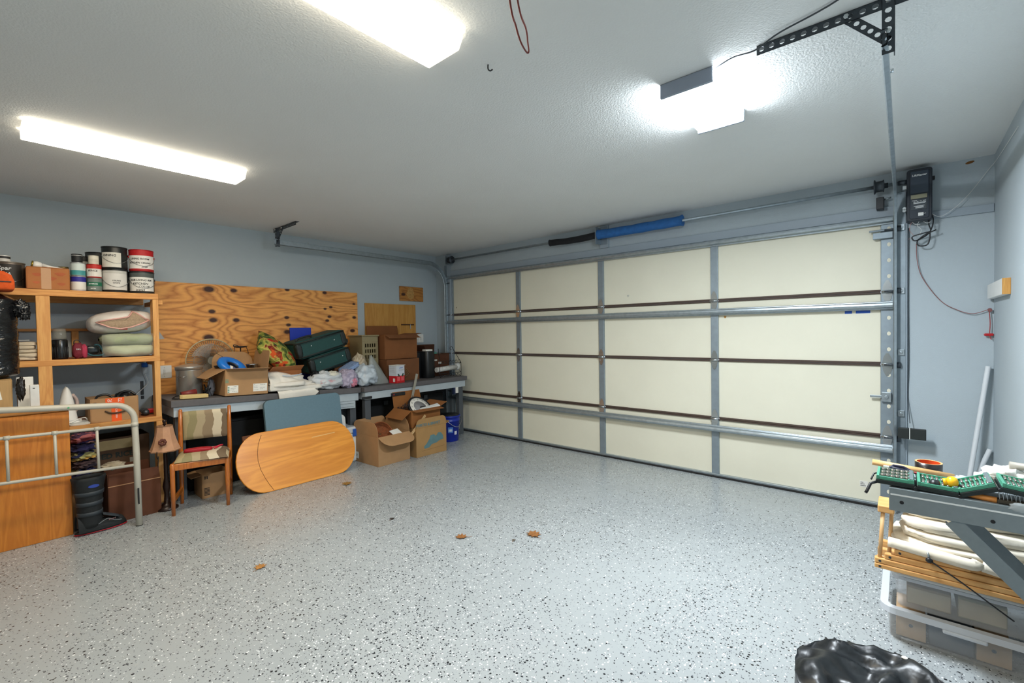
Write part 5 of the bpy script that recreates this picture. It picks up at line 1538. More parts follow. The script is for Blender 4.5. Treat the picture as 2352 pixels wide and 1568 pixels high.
def seatf(sg):
    def fn(u, v):
        a, b_ = 2 * u - 1, 2 * v - 1
        e = max(0, (1 - a ** 4) * (1 - b_ ** 4)) ** .5
        return (.178 * a, .162 * b_, (.048 * e if sg > 0 else -.008) + .003 * noise.noise(Vector((a * 2, b_ * 2, 1))))
    return fn
cs.grid(seatf(1), 22, 18); cs.grid(seatf(-1), 22, 18)
o = cs.build('seat_cushion', m_uph, t); o.matrix_local = Matrix.Translation(cc + up * .395) @ t3
cs = B()
wdt = (RRp - RL).length / 2 - .016
def backf(sg):
    def fn(u, v):
        a, b_ = 2 * u - 1, 2 * v - 1
        e = max(0, (1 - a ** 6) * (1 - b_ ** 6)) ** .4
        return (wdt * a, sg * .017 * e + .008 * (1 - a * a), .118 * b_)
    return fn
cs.grid(backf(1), 22, 14); cs.grid(backf(-1), 22, 14)
o = cs.build('backrest', m_uph, t); o.matrix_local = Matrix.Translation((RL + RRp) / 2 + bk * .45 + up * .622) @ t3
t = thing('leather_pouch', 'red leather pouch lying on the chair seat', 'pouch', (.875, -3.215, .437), rz=1.25)
b = B(); softslab(b, (0, 0, .016), (.19, .07, .034), 3, .08, 2, p=.6); b.build('pouch', M('red_leather', '#a30f22', .5, var=.1), t)
B().tube(wire('x', None, '', [(.09, .0, .02), (.13, .01, .024), (.155, .02, .03), (.165, .035, .025), (.15, .03, .02), (.11, -.01, .012)], 0, None), .005, 6).build('strap', M('red_strap', '#c02038', .5), t)

# ---------------------------------------------------------------- boards leaning on the bench
def lean(name, label, cat, y, x0, ang_, z0=0):
    return thing(name, label, cat, (x0, y, z0), rot=(0, -ang_, 0))
t = lean('oval_table_top', 'oval honey oak table top leaning in front of the bench', 'table top', -2.41, .985, .36)
Lw, Hw = 1.085, .525
oval = []
for sgn in (1, -1):
    for k in range(17):
        a = -PI / 2 + PI * k / 16
        oval.append((sgn * (Lw / 2 - Hw * .42 + Hw * .42 * math.cos(a)), sgn * Hw / 2 * math.sin(a) + Hw / 2))
B().prism(oval, .02, at(-.012, 0, 0, FX), True).build('board', wood('honey_oak', '#cb7a14', '#f0a238', 'Y', 3.5, .45, coat=.2), t, .004)
crk = [(-.31, .50), (-.345, .43), (-.365, .35), (-.37, .28), (-.36, .20), (-.335, .12), (-.31, .06), (-.285, .01)]
B().tube([(.0092, y, z) for y, z in crk], .0018, 5).build('crack', M('crack_brown', '#6b3c12', .8), t)
B().prism([(-.12, -.004), (.12, -.003), (.12, .004), (-.10, .003)], .0005, at(.0082, .24, .40, FX) @ Matrix.Rotation(.03, 4, 'Z')).build('scratch', M('pale_scratch', '#e2b878', .6), t)
t = lean('folding_table_top', 'slate blue folding table top leaning behind the oval board', 'table top', -2.30, .86, .165)
B().prism([(x, y + .385) for x, y in rrect(.73, .77, .05, 6)], .024, at(-.012, 0, 0, FX)).build('top', M('slate_blue_plastic', '#5c7886', .6, var=.05, vs=60, bump=.1, bs=400), t, .004)
B().prism([(x, y + .385) for x, y in rrect(.735, .775, .052, 6)], .010, at(-.022, 0, 0, FX)).build('edge_band', M('dark_blue_edge', '#37494f', .5), t, .002)
t = lean('picture_frame', 'brown wooden picture frame behind the oval board', 'picture frame', -2.69, .70, .12)
b = B().box(-.012, .012, -.13, .13, .40, .455).box(-.012, .012, -.13, .13, .0, .05).box(-.012, .012, -.13, -.08, .05, .40).box(-.012, .012, .08, .13, .05, .40)
b.build('frame', wood('frame_brown', '#5b3219', '#7d4a27', 'Y', 10, .5), t, .005)
B().box(-.006, .002, -.08, .08, .05, .40).build('picture', M('grey_picture', '#9a9a92', .4, var=.2, vs=12), t)
B().box(-.001, .004, -.078, .078, .375, .398).build('mat_strip', m_paper, t)
t = lean('white_tray_board', 'white rounded plastic lid behind the slate blue top', 'lid', -1.93, .735, .10)
B().prism([(x, y + .26) for x, y in rrect(.16, .52, .05, 6)], .014, at(0, 0, 0, FX)).build('lid', m_white, t, .005)
t = thing('cooler', 'white cooler with a blue latch under the bench', 'cooler', (.52, -1.83, 0))
B().box(-.17, .19, -.17, .12, 0, .30).build('body', m_white, t, .02, 3)
B().box(-.175, .195, -.175, .125, .302, .37).build('lid', M('cooler_lid', '#d3d8dc', .4), t, .015, 3)
B().box(.1951, .205, .05, .10, .27, .35).build('latch', M('blue_latch', '#2a5bb0', .4), t, .005)
t = carton('small tan box with a bar code beneath the chair', (.61, -3.05, 0), (.22, .21, .20), 0, m_card, [('-y', 100, .08, 0)])
b = B()
for k in range(6):
    b.box(.1102, .1112, -.09, -.05, .025 + k * .011, .031 + k * .011)
b.build('bar_code', m_ink, t)
B().box(.1102, .1112, -.085, -.078, .16, .185).box(.1102, .1112, -.07, -.063, .16, .185).build('arrows', m_ink, t)
for lb, yc, hl, hh in (('long black storage trunk added to darken below the long bench', -2.60, .57, .56), ('black storage trunk added to darken below the corner bench', -.87, .60, .56)):  # made-up black chests, added so the space under the benches reads as deep shade
    t = thing('shade_fill_chest', lb.replace('storage trunk', 'storage chest'), 'shade filler', (.26, yc, 0), group='black chests added to darken under the benches')
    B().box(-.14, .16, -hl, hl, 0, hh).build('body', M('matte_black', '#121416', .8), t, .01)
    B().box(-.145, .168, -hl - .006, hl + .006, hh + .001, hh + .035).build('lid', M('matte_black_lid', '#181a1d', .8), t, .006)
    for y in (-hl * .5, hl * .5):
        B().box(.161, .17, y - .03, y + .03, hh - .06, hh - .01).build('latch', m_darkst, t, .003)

# ---------------------------------------------------------------- boxes and bucket near the corner
t = carton('wide tan box with rounded open flaps on the floor', (.89, -1.535, 0), (.43, .40, .30), .03, m_card, [('+x', 118, .165, .10), ('-x', 6, .13, .05), ('-y', 3, .145, .09), ('+y', -4, .155, .12)])
sticker(t, at(-.17, -.2012, .07, FY), .07, .07); printlines(t, at(-.17, -.2028, .075, FY), .06, [(.0, .1, .9), (-.012, .1, .7)], seed=12)
t = thing('wicker_basket', 'round brown wicker basket in the wide tan box', 'basket', (.88, -1.555, .275), rot=(.15, .95, 0))
m_wick = M('wicker', '#8a4a22', .7, var=.35, vs=60)
b = B()
for k in range(12):
    r = .018 + k * .0075
    b.tube([(r * math.cos(2 * PI * i / 24), r * math.sin(2 * PI * i / 24), .004 * math.sin(6 * PI * i / 24 + k * PI)) for i in range(24)], .0048, 5, True)
b.build('bottom_weave', m_wick, t)
b = B()
for k in range(6):
    r = .105 + k * .002
    b.tube([(r * math.cos(2 * PI * i / 28), r * math.sin(2 * PI * i / 28), .005 + k * .011 + .003 * math.sin(8 * PI * i / 28 + k * PI)) for i in range(28)], .0055, 5, True)
b.build('side_weave', m_wick, t)
t = thing('white_card', 'white card sheet in the wide tan box', 'card', (1.0, -1.435, .29), rot=(.1, .45, .1))
B().box(-.05, .05, -.055, .055, 0, .003).build('sheet', m_paper, t)
t = carton('tan box with blue printed lettering on its raised flap', (.965, -1.066, 0), (.37, .42, .315), -.02, M('tan_card_b', '#a57f4f', .85, var=.07, vs=10), [('+x', 2, .10, .06), ('-y', 165, .02, 0), ('+y', 75, .07, .03)])
m_bprint = M('teal_print', '#5d7f84', .85, var=.12)
text('PORTES & BREVET', .041, m_bprint, t, at(.1882, -.045, .345, FX), bold=.001, rot=.0)
shp = [(-.14, -.06), (-.10, -.03), (-.06, .02), (-.05, .05), (0, .055), (.03, .03), (.06, .065), (.10, .06), (.13, .02), (.135, -.02), (.08, -.025), (.03, -.045), (-.03, -.05), (-.07, -.08), (-.13, -.085)]
B().prism(shp, .0012, at(.1851, .03, .165, FX)).build('blue_emblem', m_bprint, t)
B().prism([(-.16, 0), (.16, .012), (.16, .016), (-.16, .004)], .0008, at(.1851, .02, .058, FX)).build('printed_rule', M('brown_rule', '#8a6a42', .9), t)
t = carton('brown open box holding a wall clock, on top of the lettered box', (.915, -1.085, .318), (.34, .40, .19), -.02, M('rust_cardboard', '#8f5a2a', .85, var=.08, vs=10),
           [('-y', 125, .15, 0), ('-x', 14, .175, 0), ('+x', 97, .085, .0), ('+y', 70, .12, 0)])
text('e', .05, M('brown_print', '#5c3416', .9), t, at(-.12, .03, .30, FX))
t = thing('wall_clock', 'round black wall clock with white numerals ring in the brown box', 'clock', (.925, -1.05, .497), rot=(-.05, .80, 0))
CT = Matrix.Rotation(PI / 2, 4, 'Z') @ Matrix.Rotation(.55, 4, 'Z')
B().lathe([(0, -.02), (.15, -.02), (.155, -.01), (.155, .012), (.142, .018), (.135, .01), (0, .01)], n=40).build('case', m_black, t)
nr = B().lathe([(.085, .0105), (.132, .0105), (.132, .0125), (.085, .0125)], n=40, cap=False).build('numeral_ring', m_paper, t)
B().lathe([(0, .0105), (.084, .0105), (.084, .0115), (0, .0115)], n=32).build('dial', M('grey_dial', '#8d8d8f', .6, var=.2), t)
for hnum in range(1, 13):
    a = .35 + PI - hnum * PI / 6 + PI / 6
    text(str(hnum), .030, m_ink, nr, Matrix.Translation((.108 * math.cos(a), .108 * math.sin(a), .0127)) @ Matrix.Rotation(a - PI / 2, 4, 'Z'), 'numeral', ext=.0004)
B().box(-.006, .006, -.0, .075, .0135, .0155).build('hand', m_ink, t)
B().box(-.005, .005, -.0, .055, .0135, .0155, Matrix.Rotation(-2.0, 4, 'Z')).build('hand', m_ink, t)
t = thing('white_tray_strip', 'ribbed white plastic tray over the clock', 'tray', (1.05, -1.0, .505), rot=(.12, .35, 0))
B().box(-.03, .03, -.13, .12, 0, .012).build('strip', m_white, t, .005)
B().box(-.02, -.012, -.12, .11, .012, .016).build('rib', M('pale_grey_plastic', '#c9ccca'), t, .002)
B().box(.0, .008, -.12, .11, .012, .016).build('rib', M('pale_grey_plastic', '#c9ccca'), t, .002)
t = thing('vine_wreath', 'bundle of dark twigs and wire beside the clock', 'wreath', (.86, -1.22, .47))
b = B()
rnd = random.Random(4)
for k in range(14):
    c0 = Vector((rnd.uniform(-.03, .03), rnd.uniform(-.03, .03), rnd.uniform(-.02, .06)))
    pts = [c0 + Vector((rnd.uniform(-.05, .05), rnd.uniform(-.05, .05), rnd.uniform(-.03, .06))) for _ in range(4)]
    b.tube(wire('x', None, '', pts, 0, None), .0035, 5)
ob = b.build('twigs', M('dark_twig', '#3a2a26', .8, var=.3), t); ob['kind'] = 'stuff'
b = B(); blob(b, (.02, .06, .06), (.009, .009, .009), 1, .1, 2, 12, 8); b.build('yellow_bead', M('yellow_bead', '#d8d27a', .5), t)
t = thing('wooden_ruler', 'pale wooden ruler slanting between the two floor boxes', 'ruler', (1.125, -1.40, .20), rot=(.74, 0, 0))
B().box(-.003, .003, 0, .36, -.014, .014).build('stick', wood('ruler_wood', '#b99462', '#d8b583', 'Y', 9, .6), t, .001)
b = B()
for k in range(17):
    b.box(.003, .0036, .02 + k * .02, .0215 + k * .02, .002 if k % 4 else -.004, .013)
b.build('graduations', m_ink, t)
t = thing('blue_bucket', 'royal blue plastic bucket with white print beside the bench leg', 'bucket', (.80, -.50, 0))
B().lathe([(.108, 0), (.112, .004), (.128, .25), (.133, .252), (.133, .262), (.129, .266), (.131, .30), (.138, .302), (.138, .318), (.130, .322), (.124, .314), (.108, .02), (0, .016)], n=36).build('pail', M('royal_blue_plastic', '#142d9e', .35, var=.06), t)
B().lathe([(.126, .318), (.120, .330), (0, .332)], n=30).build('lid', m_black, t)
hk = [(.05, -.136, .285)] + [(.09 + .06 * math.sin(PI * k / 8), -.136 + .272 * k / 8, .285 - .10 * math.sin(PI * k / 8)) for k in range(1, 8)] + [(.05, .136, .285)]
B().tube(hk, .003, 6).build('bail_handle', m_steel, t)
for (a0, z, w0, h_, col, nm) in ((-.62, .15, .06, .07, '#4d7fc9', 'pale_print'), (-.62, .145, .045, .03, '#dfe4ea', 'white_print'), (-.05, .11, .035, .045, '#e3e2ea', 'code_label'), (.62, .17, .02, .06, '#dfe4ea', 'white_print'), (.62, .10, .02, .05, '#dfe4ea', 'white_print')):
    b = B(); b.grid(lambda u, v: ((.1165 + (z - .05 + h_ * (v - .5)) * .064 + .0012) * math.cos(a0 + (u - .5) * w0 / .118), (.1165 + (z - .05 + h_ * (v - .5)) * .064 + .0012) * math.sin(a0 + (u - .5) * w0 / .118), z + h_ * (v - .5)), 6, 1)
    b.build(nm, M('bucket_' + col, col, .5, var=.12, vs=60), t)

# ---------------------------------------------------------------- dry leaves on the floor
m_leaf = M('dry_leaf', '#8a5a2c', .85, var=.25, vs=40)
def leaf(label, x, y, s, rz, m=None, curl=.3):
    t = thing('dry_leaf', label, 'leaf', (x, y, .001), rz, 'dry leaves on the floor')
    out = [(0, -.5), (.10, -.30), (.34, -.30), (.22, -.12), (.46, .02), (.24, .12), (.34, .34), (.12, .28), (0, .5), (-.12, .28), (-.34, .34), (-.24, .12), (-.46, .02), (-.22, -.12), (-.34, -.30), (-.10, -.30)]
    b = B()
    vs = [(px * s, py * s, s * (curl * px * px * 1.6 + .03 + .08 * abs(py))) for px, py in out] + [(0, 0, .004)]
    n = len(out)
    b.add(vs, [(i, (i + 1) % n, n) for i in range(n)]); b.build('blade', m or m_leaf, t, solid=.0012)
    B().tube([(0, -.45 * s, .03 * s), (0, -.85 * s, .12 * s)], .0012, 5).build('stalk', m_leaf, t)
leaf('curled tan leaf nearest the camera on the open floor', 2.30, -3.294, .075, .6, M('tan_leaf', '#a8763c', .85, var=.2))
leaf('brown leaf in the middle of the floor', 2.934, -2.289, .085, 2.2)
leaf('flat brown leaf right of the others towards the door', 3.283, -1.961, .11, 1.2, curl=.12)
leaf('tiny dark leaf scrap left of the middle of the floor', 2.319, -2.401, .04, .3, M('dark_leaf', '#2e241c', .9, var=.3), .6)
leaf('ochre leaf in front of the oval table top', 1.33, -2.20, .10, 1.0, M('ochre_leaf', '#8f6a2e', .85, var=.25), .2)
leaf('speck of grey leaf before the flat brown leaf', 3.233, -2.107, .03, .4, M('grey_leaf', '#5d564c', .9), .5)

# ---------------------------------------------------------------- wall shelf with steel bracket at the right
m_gst = M('grey_hammered_steel', '#7f8a8f', .5, .2, var=.05, vs=60)
m_gtop = M('grey_shelf_board', '#8b9499', .6, var=.08)
t = thing('bracket_shelf', 'grey steel bracket shelf at the right edge with tools on top', 'shelf', (5.35, -2.06, .70))
B().box(-.236, .242, -.13, .14, .056, .070).build('board', m_gtop, t, .002)
B().box(-.24, .242, -.142, -.132, -.012, .070).build('front_rail', m_gst, t, .002)
B().box(-.236, .242, -.1435, -.1422, .044, .049).build('bead', M('white_edge_line', '#dfe3e4', .4), t)
B().box(-.24, -.232, -.131, .14, -.012, .055).build('end_plate', m_gst, t, .002)
for x, z in ((-.205, .022), (.02, .012)):
    B().cyl((x, -.1424, z), (x, -.1432, z), .006, n=10).build('hole', m_ink, t)
def brace(y0, nm):
    p0, p1 = Vector((-.075, y0, -.012)), Vector((.242, y0, -.36))
    d = (p1 - p0); ang_ = math.atan2(d.z, d.x)
    T = Matrix.Translation((p0 + p1) / 2) @ Matrix.Rotation(-ang_, 4, 'Y')
    B().box(-d.length / 2, d.length / 2, -.004, .0, -.022, .022, T).box(-d.length / 2, d.length / 2, 0, .026, -.022, -.018, T).build(nm, m_gst, t, .001)
brace(-.134, 'brace'); brace(.10, 'brace')
B().box(.234, .242, -.142, .14, -.42, .055).build('wall_plate', m_gst, t, .001)

# folding bit organiser
ZT = .7705
m_case = M('dark_case_plastic', '#1a2322', .4, var=.1)
m_green = M('jade_green_tray', '#4b957b', .45, var=.06)
t = thing('bit_organizer', 'fold out green drill bit case spread over the shelf', 'tool case', (5.07, -2.13, ZT))
m_bit = M('grey_bit_steel', '#8a8880', .35, .7, var=.2)
m_brass = M('brass_bit', '#b89a52', .35, .7, var=.15)
sockm = B().cyl((0, 0, 0), (0, 0, .016), .0065, n=10); sockm.cyl((0, 0, .016), (0, 0, .0165), .0045, n=10)
bitm = B().cyl((0, -.026, 0), (0, .012, 0), .0038, n=6).cyl((0, .012, 0), (0, .026, 0), .0022, .001, n=6)
s0 = b0 = None
x, z = 0.0, .012
rnd = random.Random(7)
for k, (L, ang_) in enumerate(((.112, -.01), (.112, -.04), (.10, .42), (.125, -.12))):
    T = Matrix.Translation((x, 0, z)) @ Matrix.Rotation(-ang_, 4, 'Y')
    B().box(.002, L - .002, -.068, .075, -.006, .010, T).build('case_half', m_case, t, .003)
    b = B().box(.004, L - .004, -.066, .073, .0102, .013, T).box(.004, .012, -.066, .073, .013, .024, T).box(L - .020, L - .004, -.066, .073, .013, .024, T).box(.012, L - .02, -.066, -.060, .013, .022, T).box(.012, L - .02, .067, .073, .013, .022, T)
    b.build('green_tray', m_green, t, .001)
    B().box(L - .017, L - .006, -.064, .071, .0242, .027, T).build('grey_divider', M('grey_divider', '#5e6a6c', .5), t, .001)
    R3 = T.to_euler()
    if k == 0:
        for i in range(6):
            for j in range(3):
                loc = T @ Vector((.022 + i * .0135, -.05 + j * .045 + .004 * (i % 2), .013))
                if s0 is None:
                    s0 = sockm.build('socket', m_bit, t); s0.location = loc; s0.rotation_euler = R3
                else:
                    copyobj(s0, t, loc, R3)
    else:
        for i in range(6 if k != 3 else 8):
            for j in (0, 1):
                loc = T @ Vector((.02 + i * (.0125 if k != 3 else .0115), -.032 + j * .066, .021))
                if b0 is None:
                    b0 = bitm.build('drill_bit', m_bit, t); b0.location = loc; b0.rotation_euler = R3
                else:
                    c_ = copyobj(b0, t, loc, R3)
                    if k == 3 and i % 2:
                        c_.data = c_.data if 0 else c_.data
    B().cyl(T @ Vector((L, -.071, -.002)), T @ Vector((L, -.060, -.002)), .006, n=8).build('hinge_pin', m_black, t)
    e = T @ Vector((L, 0, 0)); x, z = e.x, e.z
    if k == 2:
        z += .0
B().tube([(.004, -.066, .01), (-.012, -.075, .004), (-.022, -.085, -.022), (-.026, -.09, -.03)], .005, 8).build('carry_handle', m_black, t)
B().tube([(.004, .07, .01), (-.008, .068, .006), (-.014, .06, -.008), (-.016, .05, -.014)], .003, 6).build('clasp', m_black, t)

t = thing('wooden_dowel', 'round wooden dowel lying behind the bit case', 'dowel', (5.175, -2.015, ZT + .02))
B().cyl((-.12, -.008, .021), (.115, .006, .002), .0115, n=16).build('rod', wood('dowel_wood', '#c1935a', '#dfb983', 'X', 10, .5), t)
t = thing('tape_roll', 'roll of dark tape with an orange core standing on the shelf', 'tape', (5.222, -1.972, ZT + .004))
n_ = 36
def tring(r0, r1, z0, z1):
    return [(r0, z0), (r1, z0), (r1, z1), (r0, z1), (r0, z0)]
b = B(); b.lathe([(.034, .001), (.040, .0), (.040, .054), (.034, .0535)], n=36); b.f = [f for f in b.f if len(f) == 4]; b.s = b.s[:len(b.f)]
b.build('tape', M('dark_brown_tape', '#1d1614', .3, var=.15), t)
b = B(); b.lathe([(.034, .0535), (.034, .001)], n=36); b.f = [f for f in b.f if len(f) == 4]; b.s = b.s[:len(b.f)]; b.build('core', M('orange_core', '#d4480f', .6, var=.25, vs=40), t)
b = B(); b.lathe([(.034, .0536), (.040, .0542)], n=36); b.f = [f for f in b.f if len(f) == 4]; b.s = b.s[:len(b.f)]; b.build('edge', M('tan_core_edge', '#c99a66', .7), t)
t = thing('pencil', 'red pencil lying along the bit case', 'pencil', (5.22, -2.045, ZT + .022))
B().cyl((-.06, .0, .006), (.07, -.01, -.002), .0042, n=6).build('barrel', M('worn_red_paint', '#9c2f36', .5, var=.15), t)
B().cyl((.07, -.01, -.002), (.083, -.011, -.003), .0042, .001, n=6).build('tip', m_paper, t)
t = thing('black_clip', 'small black plastic clip by the wooden dowel', 'clip', (5.14, -2.055, ZT + .036))
B().tube([(-.03, 0, .0), (-.02, .006, .008), (.01, .006, .006), (.032, 0, -.003), (.01, -.006, -.002), (-.02, -.006, .002)], .005, 8, True).build('loop', M('navy_plastic', '#23253a', .3), t)
B().box(-.05, -.032, -.004, .008, -.004, .004).build('white_tab', m_white, t, .001)
t = thing('ratchet_driver', 'yellow and black ball handled driver lying on the bit case', 'screwdriver', (5.258, -2.165, ZT + .038))
b = B(); blob(b, (.018, .0, .004), (.017, .019, .019), 2, .05, 2, 20, 14); b.build('yellow_ball', M('signal_yellow', '#f0b214', .35, var=.04), t)
B().cyl((-.004, 0, 0), (.006, 0, .002), .013, n=14).build('collar', M('signal_yellow', '#f0b214'), t)
b = B(); blob(b, (-.026, -.012, -.008), (.016, .016, .015), 5, .05, 2, 20, 14); b.build('black_ball', m_black, t)
B().tube([(.035, -.002, -.002), (.05, .0, -.010), (.075, .006, -.012)], .004, 6).build('shaft', m_darkst, t)
t = thing('paper_bag', 'crumpled white paper on the back of the shelf', 'paper', (5.42, -1.985, ZT + .003))
b = B(); blob(b, (0, 0, .036), (.065, .05, .042), 13, .35, 2.2, 30, 18, flat=0, ridged=.2); b.build('paper', m_paper, t)
B().box(-.078, -.05, -.05, .0, .001, .045).build('torn_edge', m_paper, t, .004)
t = thing('caulk_tube', 'grey tube lying over the white paper', 'tube', (5.485, -1.99, ZT + .084))
B().cyl((-.055, 0, .004), (.08, .0, -.004), .0125, n=16).build('barrel', M('grey_tube', '#a6a196', .5), t)
t = thing('glitter_bag', 'small clear bag of silvery hardware behind the red pencil', 'bag', (5.325, -2.035, ZT + .004))
b = B(); blob(b, (0, 0, .016), (.05, .03, .017), 17, .4, 4, 30, 16, flat=0, ridged=.2); b.build('bag', M('silver_film', '#c3c6ca', .25, .3, var=.3, vs=60), t)
text('aiico', .014, m_blue, t, at(-.01, -.028, .02, FY) @ Matrix.Rotation(-.5, 4, 'X'), shear=.2)
t = thing('wire_brush', 'orange handled wire brush on the front of the shelf', 'brush', (5.36, -2.178, ZT + .002))
B().cyl((-.055, 0, .010), (.02, -.004, .006), .0085, .010, n=10).build('handle', wood('orange_handle', '#c9722a', '#e89a4a', 'X', 10, .5), t)
B().box(.02, .15, -.016, .012, .0, .012).build('brush_back', M('dark_bristle_block', '#3a3429', .7, var=.2), t, .003)
b = B()
for i in range(14):
    for j in range(3):
        b.cyl((.026 + i * .009, -.012 + j * .01, .012), (.026 + i * .009 + rnd.uniform(-.004, .004), -.012 + j * .01, .034), .0008, n=4, cap=False)
ob = b.build('bristles', m_steel, t); ob['kind'] = 'stuff'
b = B(); blob(b, (.075, -.022, -.004), (.03, .006, .016), 21, .3, 3, 20, 12); b.build('plastic_sleeve', M('clear_sleeve', '#d5dde0', .15, alpha=.45), t)

# ---------------------------------------------------------------- folded canvas chairs and plastic bins below
m_lath = wood('beech_lath', '#c98d4c', '#e8b878', 'X', 8, .5)
m_lathz = wood('beech_rod', '#c99c66', '#e2bd8b', 'Z', 8, .5)
t = thing('canvas_cot', 'folded wooden frame with white canvas lying on the bins', 'folding chair', (5.31, -1.70, .318))
for k, (x0, x1, z0, z1, y0) in enumerate(((-.255, .262, .0, .020, -.15), (-.255, .262, .021, .043, -.148), (-.222, .262, .044, .067, -.145), (-.19, .04, .068, .092, -.14))):
    B().box(x0, x1, y0, y0 + .028, z0, z1).build('lath', m_lath, t, .004)
    B().cyl((x0 + .018, y0 - .0006, (z0 + z1) / 2), (x0 + .018, y0 + .001, (z0 + z1) / 2), .005, n=8).build('screw', m_darkst, t)
for y in (-.10, .0, .10):
    B().box(-.25, .262, y, y + .028, .0, .03).build('lath', m_lath, t, .004)
B().box(-.01, .262, -.135, -.11, .068, .083).build('lath', m_lath, t, .003)
B().box(.098, .132, -.138, -.10, .084, .092).build('yellow_band', M('yellow_band', '#d99a2e', .6), t)
for x, y, z1 in ((-.238, -.135, .235), (-.208, -.05, .262)):
    B().cyl((x, y, .04), (x + .01, y + .03, z1), .0075, n=10).build('rod', m_lathz, t)
B().box(-.246, -.19, -.12, .02, .232, .262).build('rail_block', m_lath, t, .004)
m_canv = M('white_canvas', '#e6ddcb', .9, var=.04, bump=.2, bs=30)
for k, (c_, s_, sd) in enumerate((((.03, .02, .115), (.46, .29, .05), 2), ((.05, .03, .155), (.43, .28, .05), 7), ((.045, .03, .195), (.42, .26, .05), 11), ((.03, .05, .235), (.40, .22, .045), 16), ((.15, .02, .262), (.2, .2, .04), 19))):
    b = B(); softslab(b, c_, s_, sd, .10, 3.2, p=.5); b.build('canvas_fold', m_canv, t)
def cf(u, v):
    return (-.205 + .30 * u + .01 * math.sin(6 * v), -.135 + .006 * math.sin(9 * u), .110 + .022 * math.sin(PI * v) * 0 + .035 * v + .01 * math.sin(4 * u))
b = B(); roll_ = [(-.21, -.125, .115), (-.08, -.135, .108), (.04, -.138, .10), (.06, -.13, .112)]
b.tube(wire('x', None, '', roll_, 0, None), .021, 12); b.build('canvas_hem', m_canv, t)
b = B(); b.tube(wire('x', None, '', [(.07, -.13, .10), (.16, -.135, .09), (.26, -.13, .085)], 0, None), .02, 12); b.build('canvas_hem', m_canv, t)
t = thing('bungee_cord', 'thin black cord hooked on the wooden laths', 'cord', (5.232, -1.864, .405))
B().tube(wire('x', None, '', [(0, .0, .0), (.08, -.012, -.045), (.16, -.014, -.10), (.228, .0, -.152)], 0, None), .0028, 6).build('cord', m_black, t)
b = B(); blob(b, (-.004, 0, .002), (.012, .008, .010), 2, .15, 3, 14, 10); b.build('hook_cap', m_black, t)
B().tube([(-.004, .004, .008), (-.008, .01, .026), (-.01, .02, .03)], .004, 6).build('hook', m_galv, t)

def plastic(name, col, al, rough=.3):
    return M(name, col, rough, var=.03, alpha=al)
m_bin = plastic('milky_plastic', '#d8dde2', .2)
m_rim = plastic('milky_rim', '#d6dce4', .85)
def binbox(t, x0, x1, y0, y1, z0, z1, taper, rimw, rimh):
    b = B()
    r = .03
    def ringp(f, z):
        cx, cy = (x0 + x1) / 2, (y0 + y1) / 2
        return [(cx + px * f, cy + py * f, z) for px, py in rrect(x1 - x0, y1 - y0, r, 4)]
    n = len(ringp(1, 0))
    vs = ringp(taper, z0) + ringp(1, z1)
    b.add(vs, [(i, (i + 1) % n, n + (i + 1) % n, n + i) for i in range(n)] + [tuple(reversed(range(n)))])
    b.build('tub', m_bin, t, solid=.003)
    b = B()
    a_ = ringp(1.0, z1 - rimh); cx, cy = (x0 + x1) / 2, (y0 + y1) / 2
    def outp(w_, z):
        return [(cx + px, cy + py, z) for px, py in rrect(x1 - x0 + 2 * w_, y1 - y0 + 2 * w_, r + w_, 4)]
    vs = outp(rimw, z1 - rimh) + outp(rimw, z1) + outp(-.004, z1)
    b.add(vs, [(i, (i + 1) % n, n + (i + 1) % n, n + i) for i in range(n)] + [(n + i, n + (i + 1) % n, 2 * n + (i + 1) % n, 2 * n + i) for i in range(n)])
    b.build('rim', m_rim, t, solid=.004)
t = thing('storage_bin', 'lower flat clear plastic bin on the floor', 'storage bin', (5.33, -1.56, 0), 0, 'clear storage bins')
binbox(t, -.235, .235, -.225, .23, .002, .142, .95, .022, .024)
B().box(-.06, .07, -.252, -.225, .10, .118).build('latch', m_rim, t, .006)
t = thing('storage_bin', 'upper clear plastic bin with a white lid', 'storage bin', (5.335, -1.56, .144), 0, 'clear storage bins')
binbox(t, -.215, .215, -.215, .21, .002, .135, .95, .012, .012)
b = B(); b.prism(rrect(.462, .462, .035, 5), .016, Matrix.Translation((0, 0, .137))); b.build('lid', plastic('milky_lid', '#dcdfdf', .9), t, .006, 3)
b = B(); b.prism(rrect(.40, .40, .03, 5), .008, Matrix.Translation((0, 0, .1535))); b.build('lid_panel', plastic('milky_lid', '#dcdfdf', .9), t, .003)
m_kraft = M('kraft_card', '#c0a27f', .8, var=.05)
for lb, x0, x1, z0, z1, mm, dot in (('kraft box at the left inside the lower bin', 5.125, 5.222, .008, .098, m_kraft, 1), ('dark slate box in the middle of the lower bin', 5.232, 5.365, .008, .105, M('slate_card', '#3d4854', .7, var=.06), 0),
                                    ('kraft box at the right inside the lower bin', 5.372, 5.47, .008, .098, m_kraft, 1)):
    t = thing('small_box', lb, 'box', ((x0 + x1) / 2, -1.66, z0))
    hw = (x1 - x0) / 2
    B().box(-hw, hw, -.095, .12, 0, z1 - z0).build('box', mm, t, .002)
    if dot:
        B().cyl((0, -.095, .055), (0, -.0965, .055), .007, n=14).build('button', m_darkst, t)
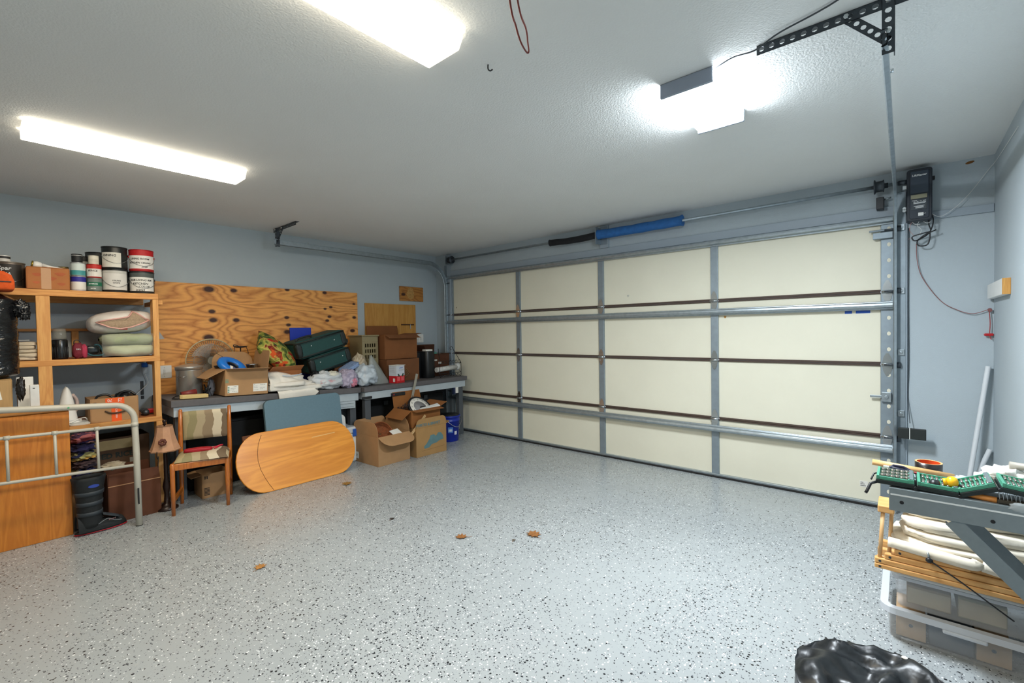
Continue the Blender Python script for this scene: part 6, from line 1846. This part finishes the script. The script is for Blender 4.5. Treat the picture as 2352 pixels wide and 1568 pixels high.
for k, (lb, x0, x1, z1, col) in enumerate((('tan book set in the left of the upper bin', 5.16, 5.30, .08, '#9a8468'), ('olive folder in the right of the upper bin', 5.32, 5.46, .085, '#8a8466'))):
    t = thing('stored_book', lb, 'book', ((x0 + x1) / 2, -1.63, .149))
    hw = (x1 - x0) / 2
    B().box(-hw, hw, -.10, .12, 0, z1).build('cover', M('book_' + col, col, .8, var=.12), t, .003)
    B().box(-hw + .003, hw - .003, -.1012, -.1002, .006, z1 - .01).build('pages', M('pages', '#b7a98c', .9, var=.1), t)

# ---------------------------------------------------------------- waste bin in the foreground
t = thing('trash_can', 'waste bin lined with a black plastic bag at the lower right', 'trash can', (5.10, -2.735, 0))
B().lathe([(.15, 0), (.155, .01), (.175, .29), (.18, .295)], n=32, cap=False).build('can', M('grey_can', '#4a4e50', .5), t)
m_tb = M('black_bag_film', '#14171a', .38, var=.2, bump=.5, bs=14)
def tb(u, v):
    a = 2 * PI * u
    k = 1 + .05 * noise.noise(Vector((math.cos(a) * 2.5, math.sin(a) * 2.5, v * 3))) - .04 * abs(noise.noise(Vector((math.cos(a) * 5, math.sin(a) * 5, v * 2))))
    if v < .45:
        q = v / .45
        return (.20 * math.cos(a) * k, .20 * math.sin(a) * k, .16 + .19 * q)
    q = (v - .45) / .55
    r = .20 * math.cos(q * PI / 2) ** .8 + .002
    fold = .035 * noise.noise(Vector((math.cos(a) * 2 * r * 9, math.sin(a) * r * 14, 4))) - .05 * abs(noise.noise(Vector((math.cos(a) * r * 9 + 3, math.sin(a) * r * 16, 1))))
    return (r * math.cos(a) * k, r * math.sin(a) * k, .35 + (.028 * math.sin(q * PI) + fold) * min(1, q * 3) - .01 * q)
b = B(); b.grid(tb, 60, 40, closeu=True); b.build('liner_bag', m_tb, t)
b = B(); b.grid(lambda u, v: (.10 + .17 * u + .06 * v, .15 - .18 * v + .03 * u + .012 * math.sin(9 * u), .352 - .22 * u + .03 * noise.noise(Vector((u * 4, v * 4, 2)))), 24, 18); b.build('bag_flap', m_tb, t, solid=.003)
b = B(); blob(b, (.055, .17, .368), (.009, .007, .004), 3, .2, 3, 12, 8); b.build('white_scrap', m_paper, t)
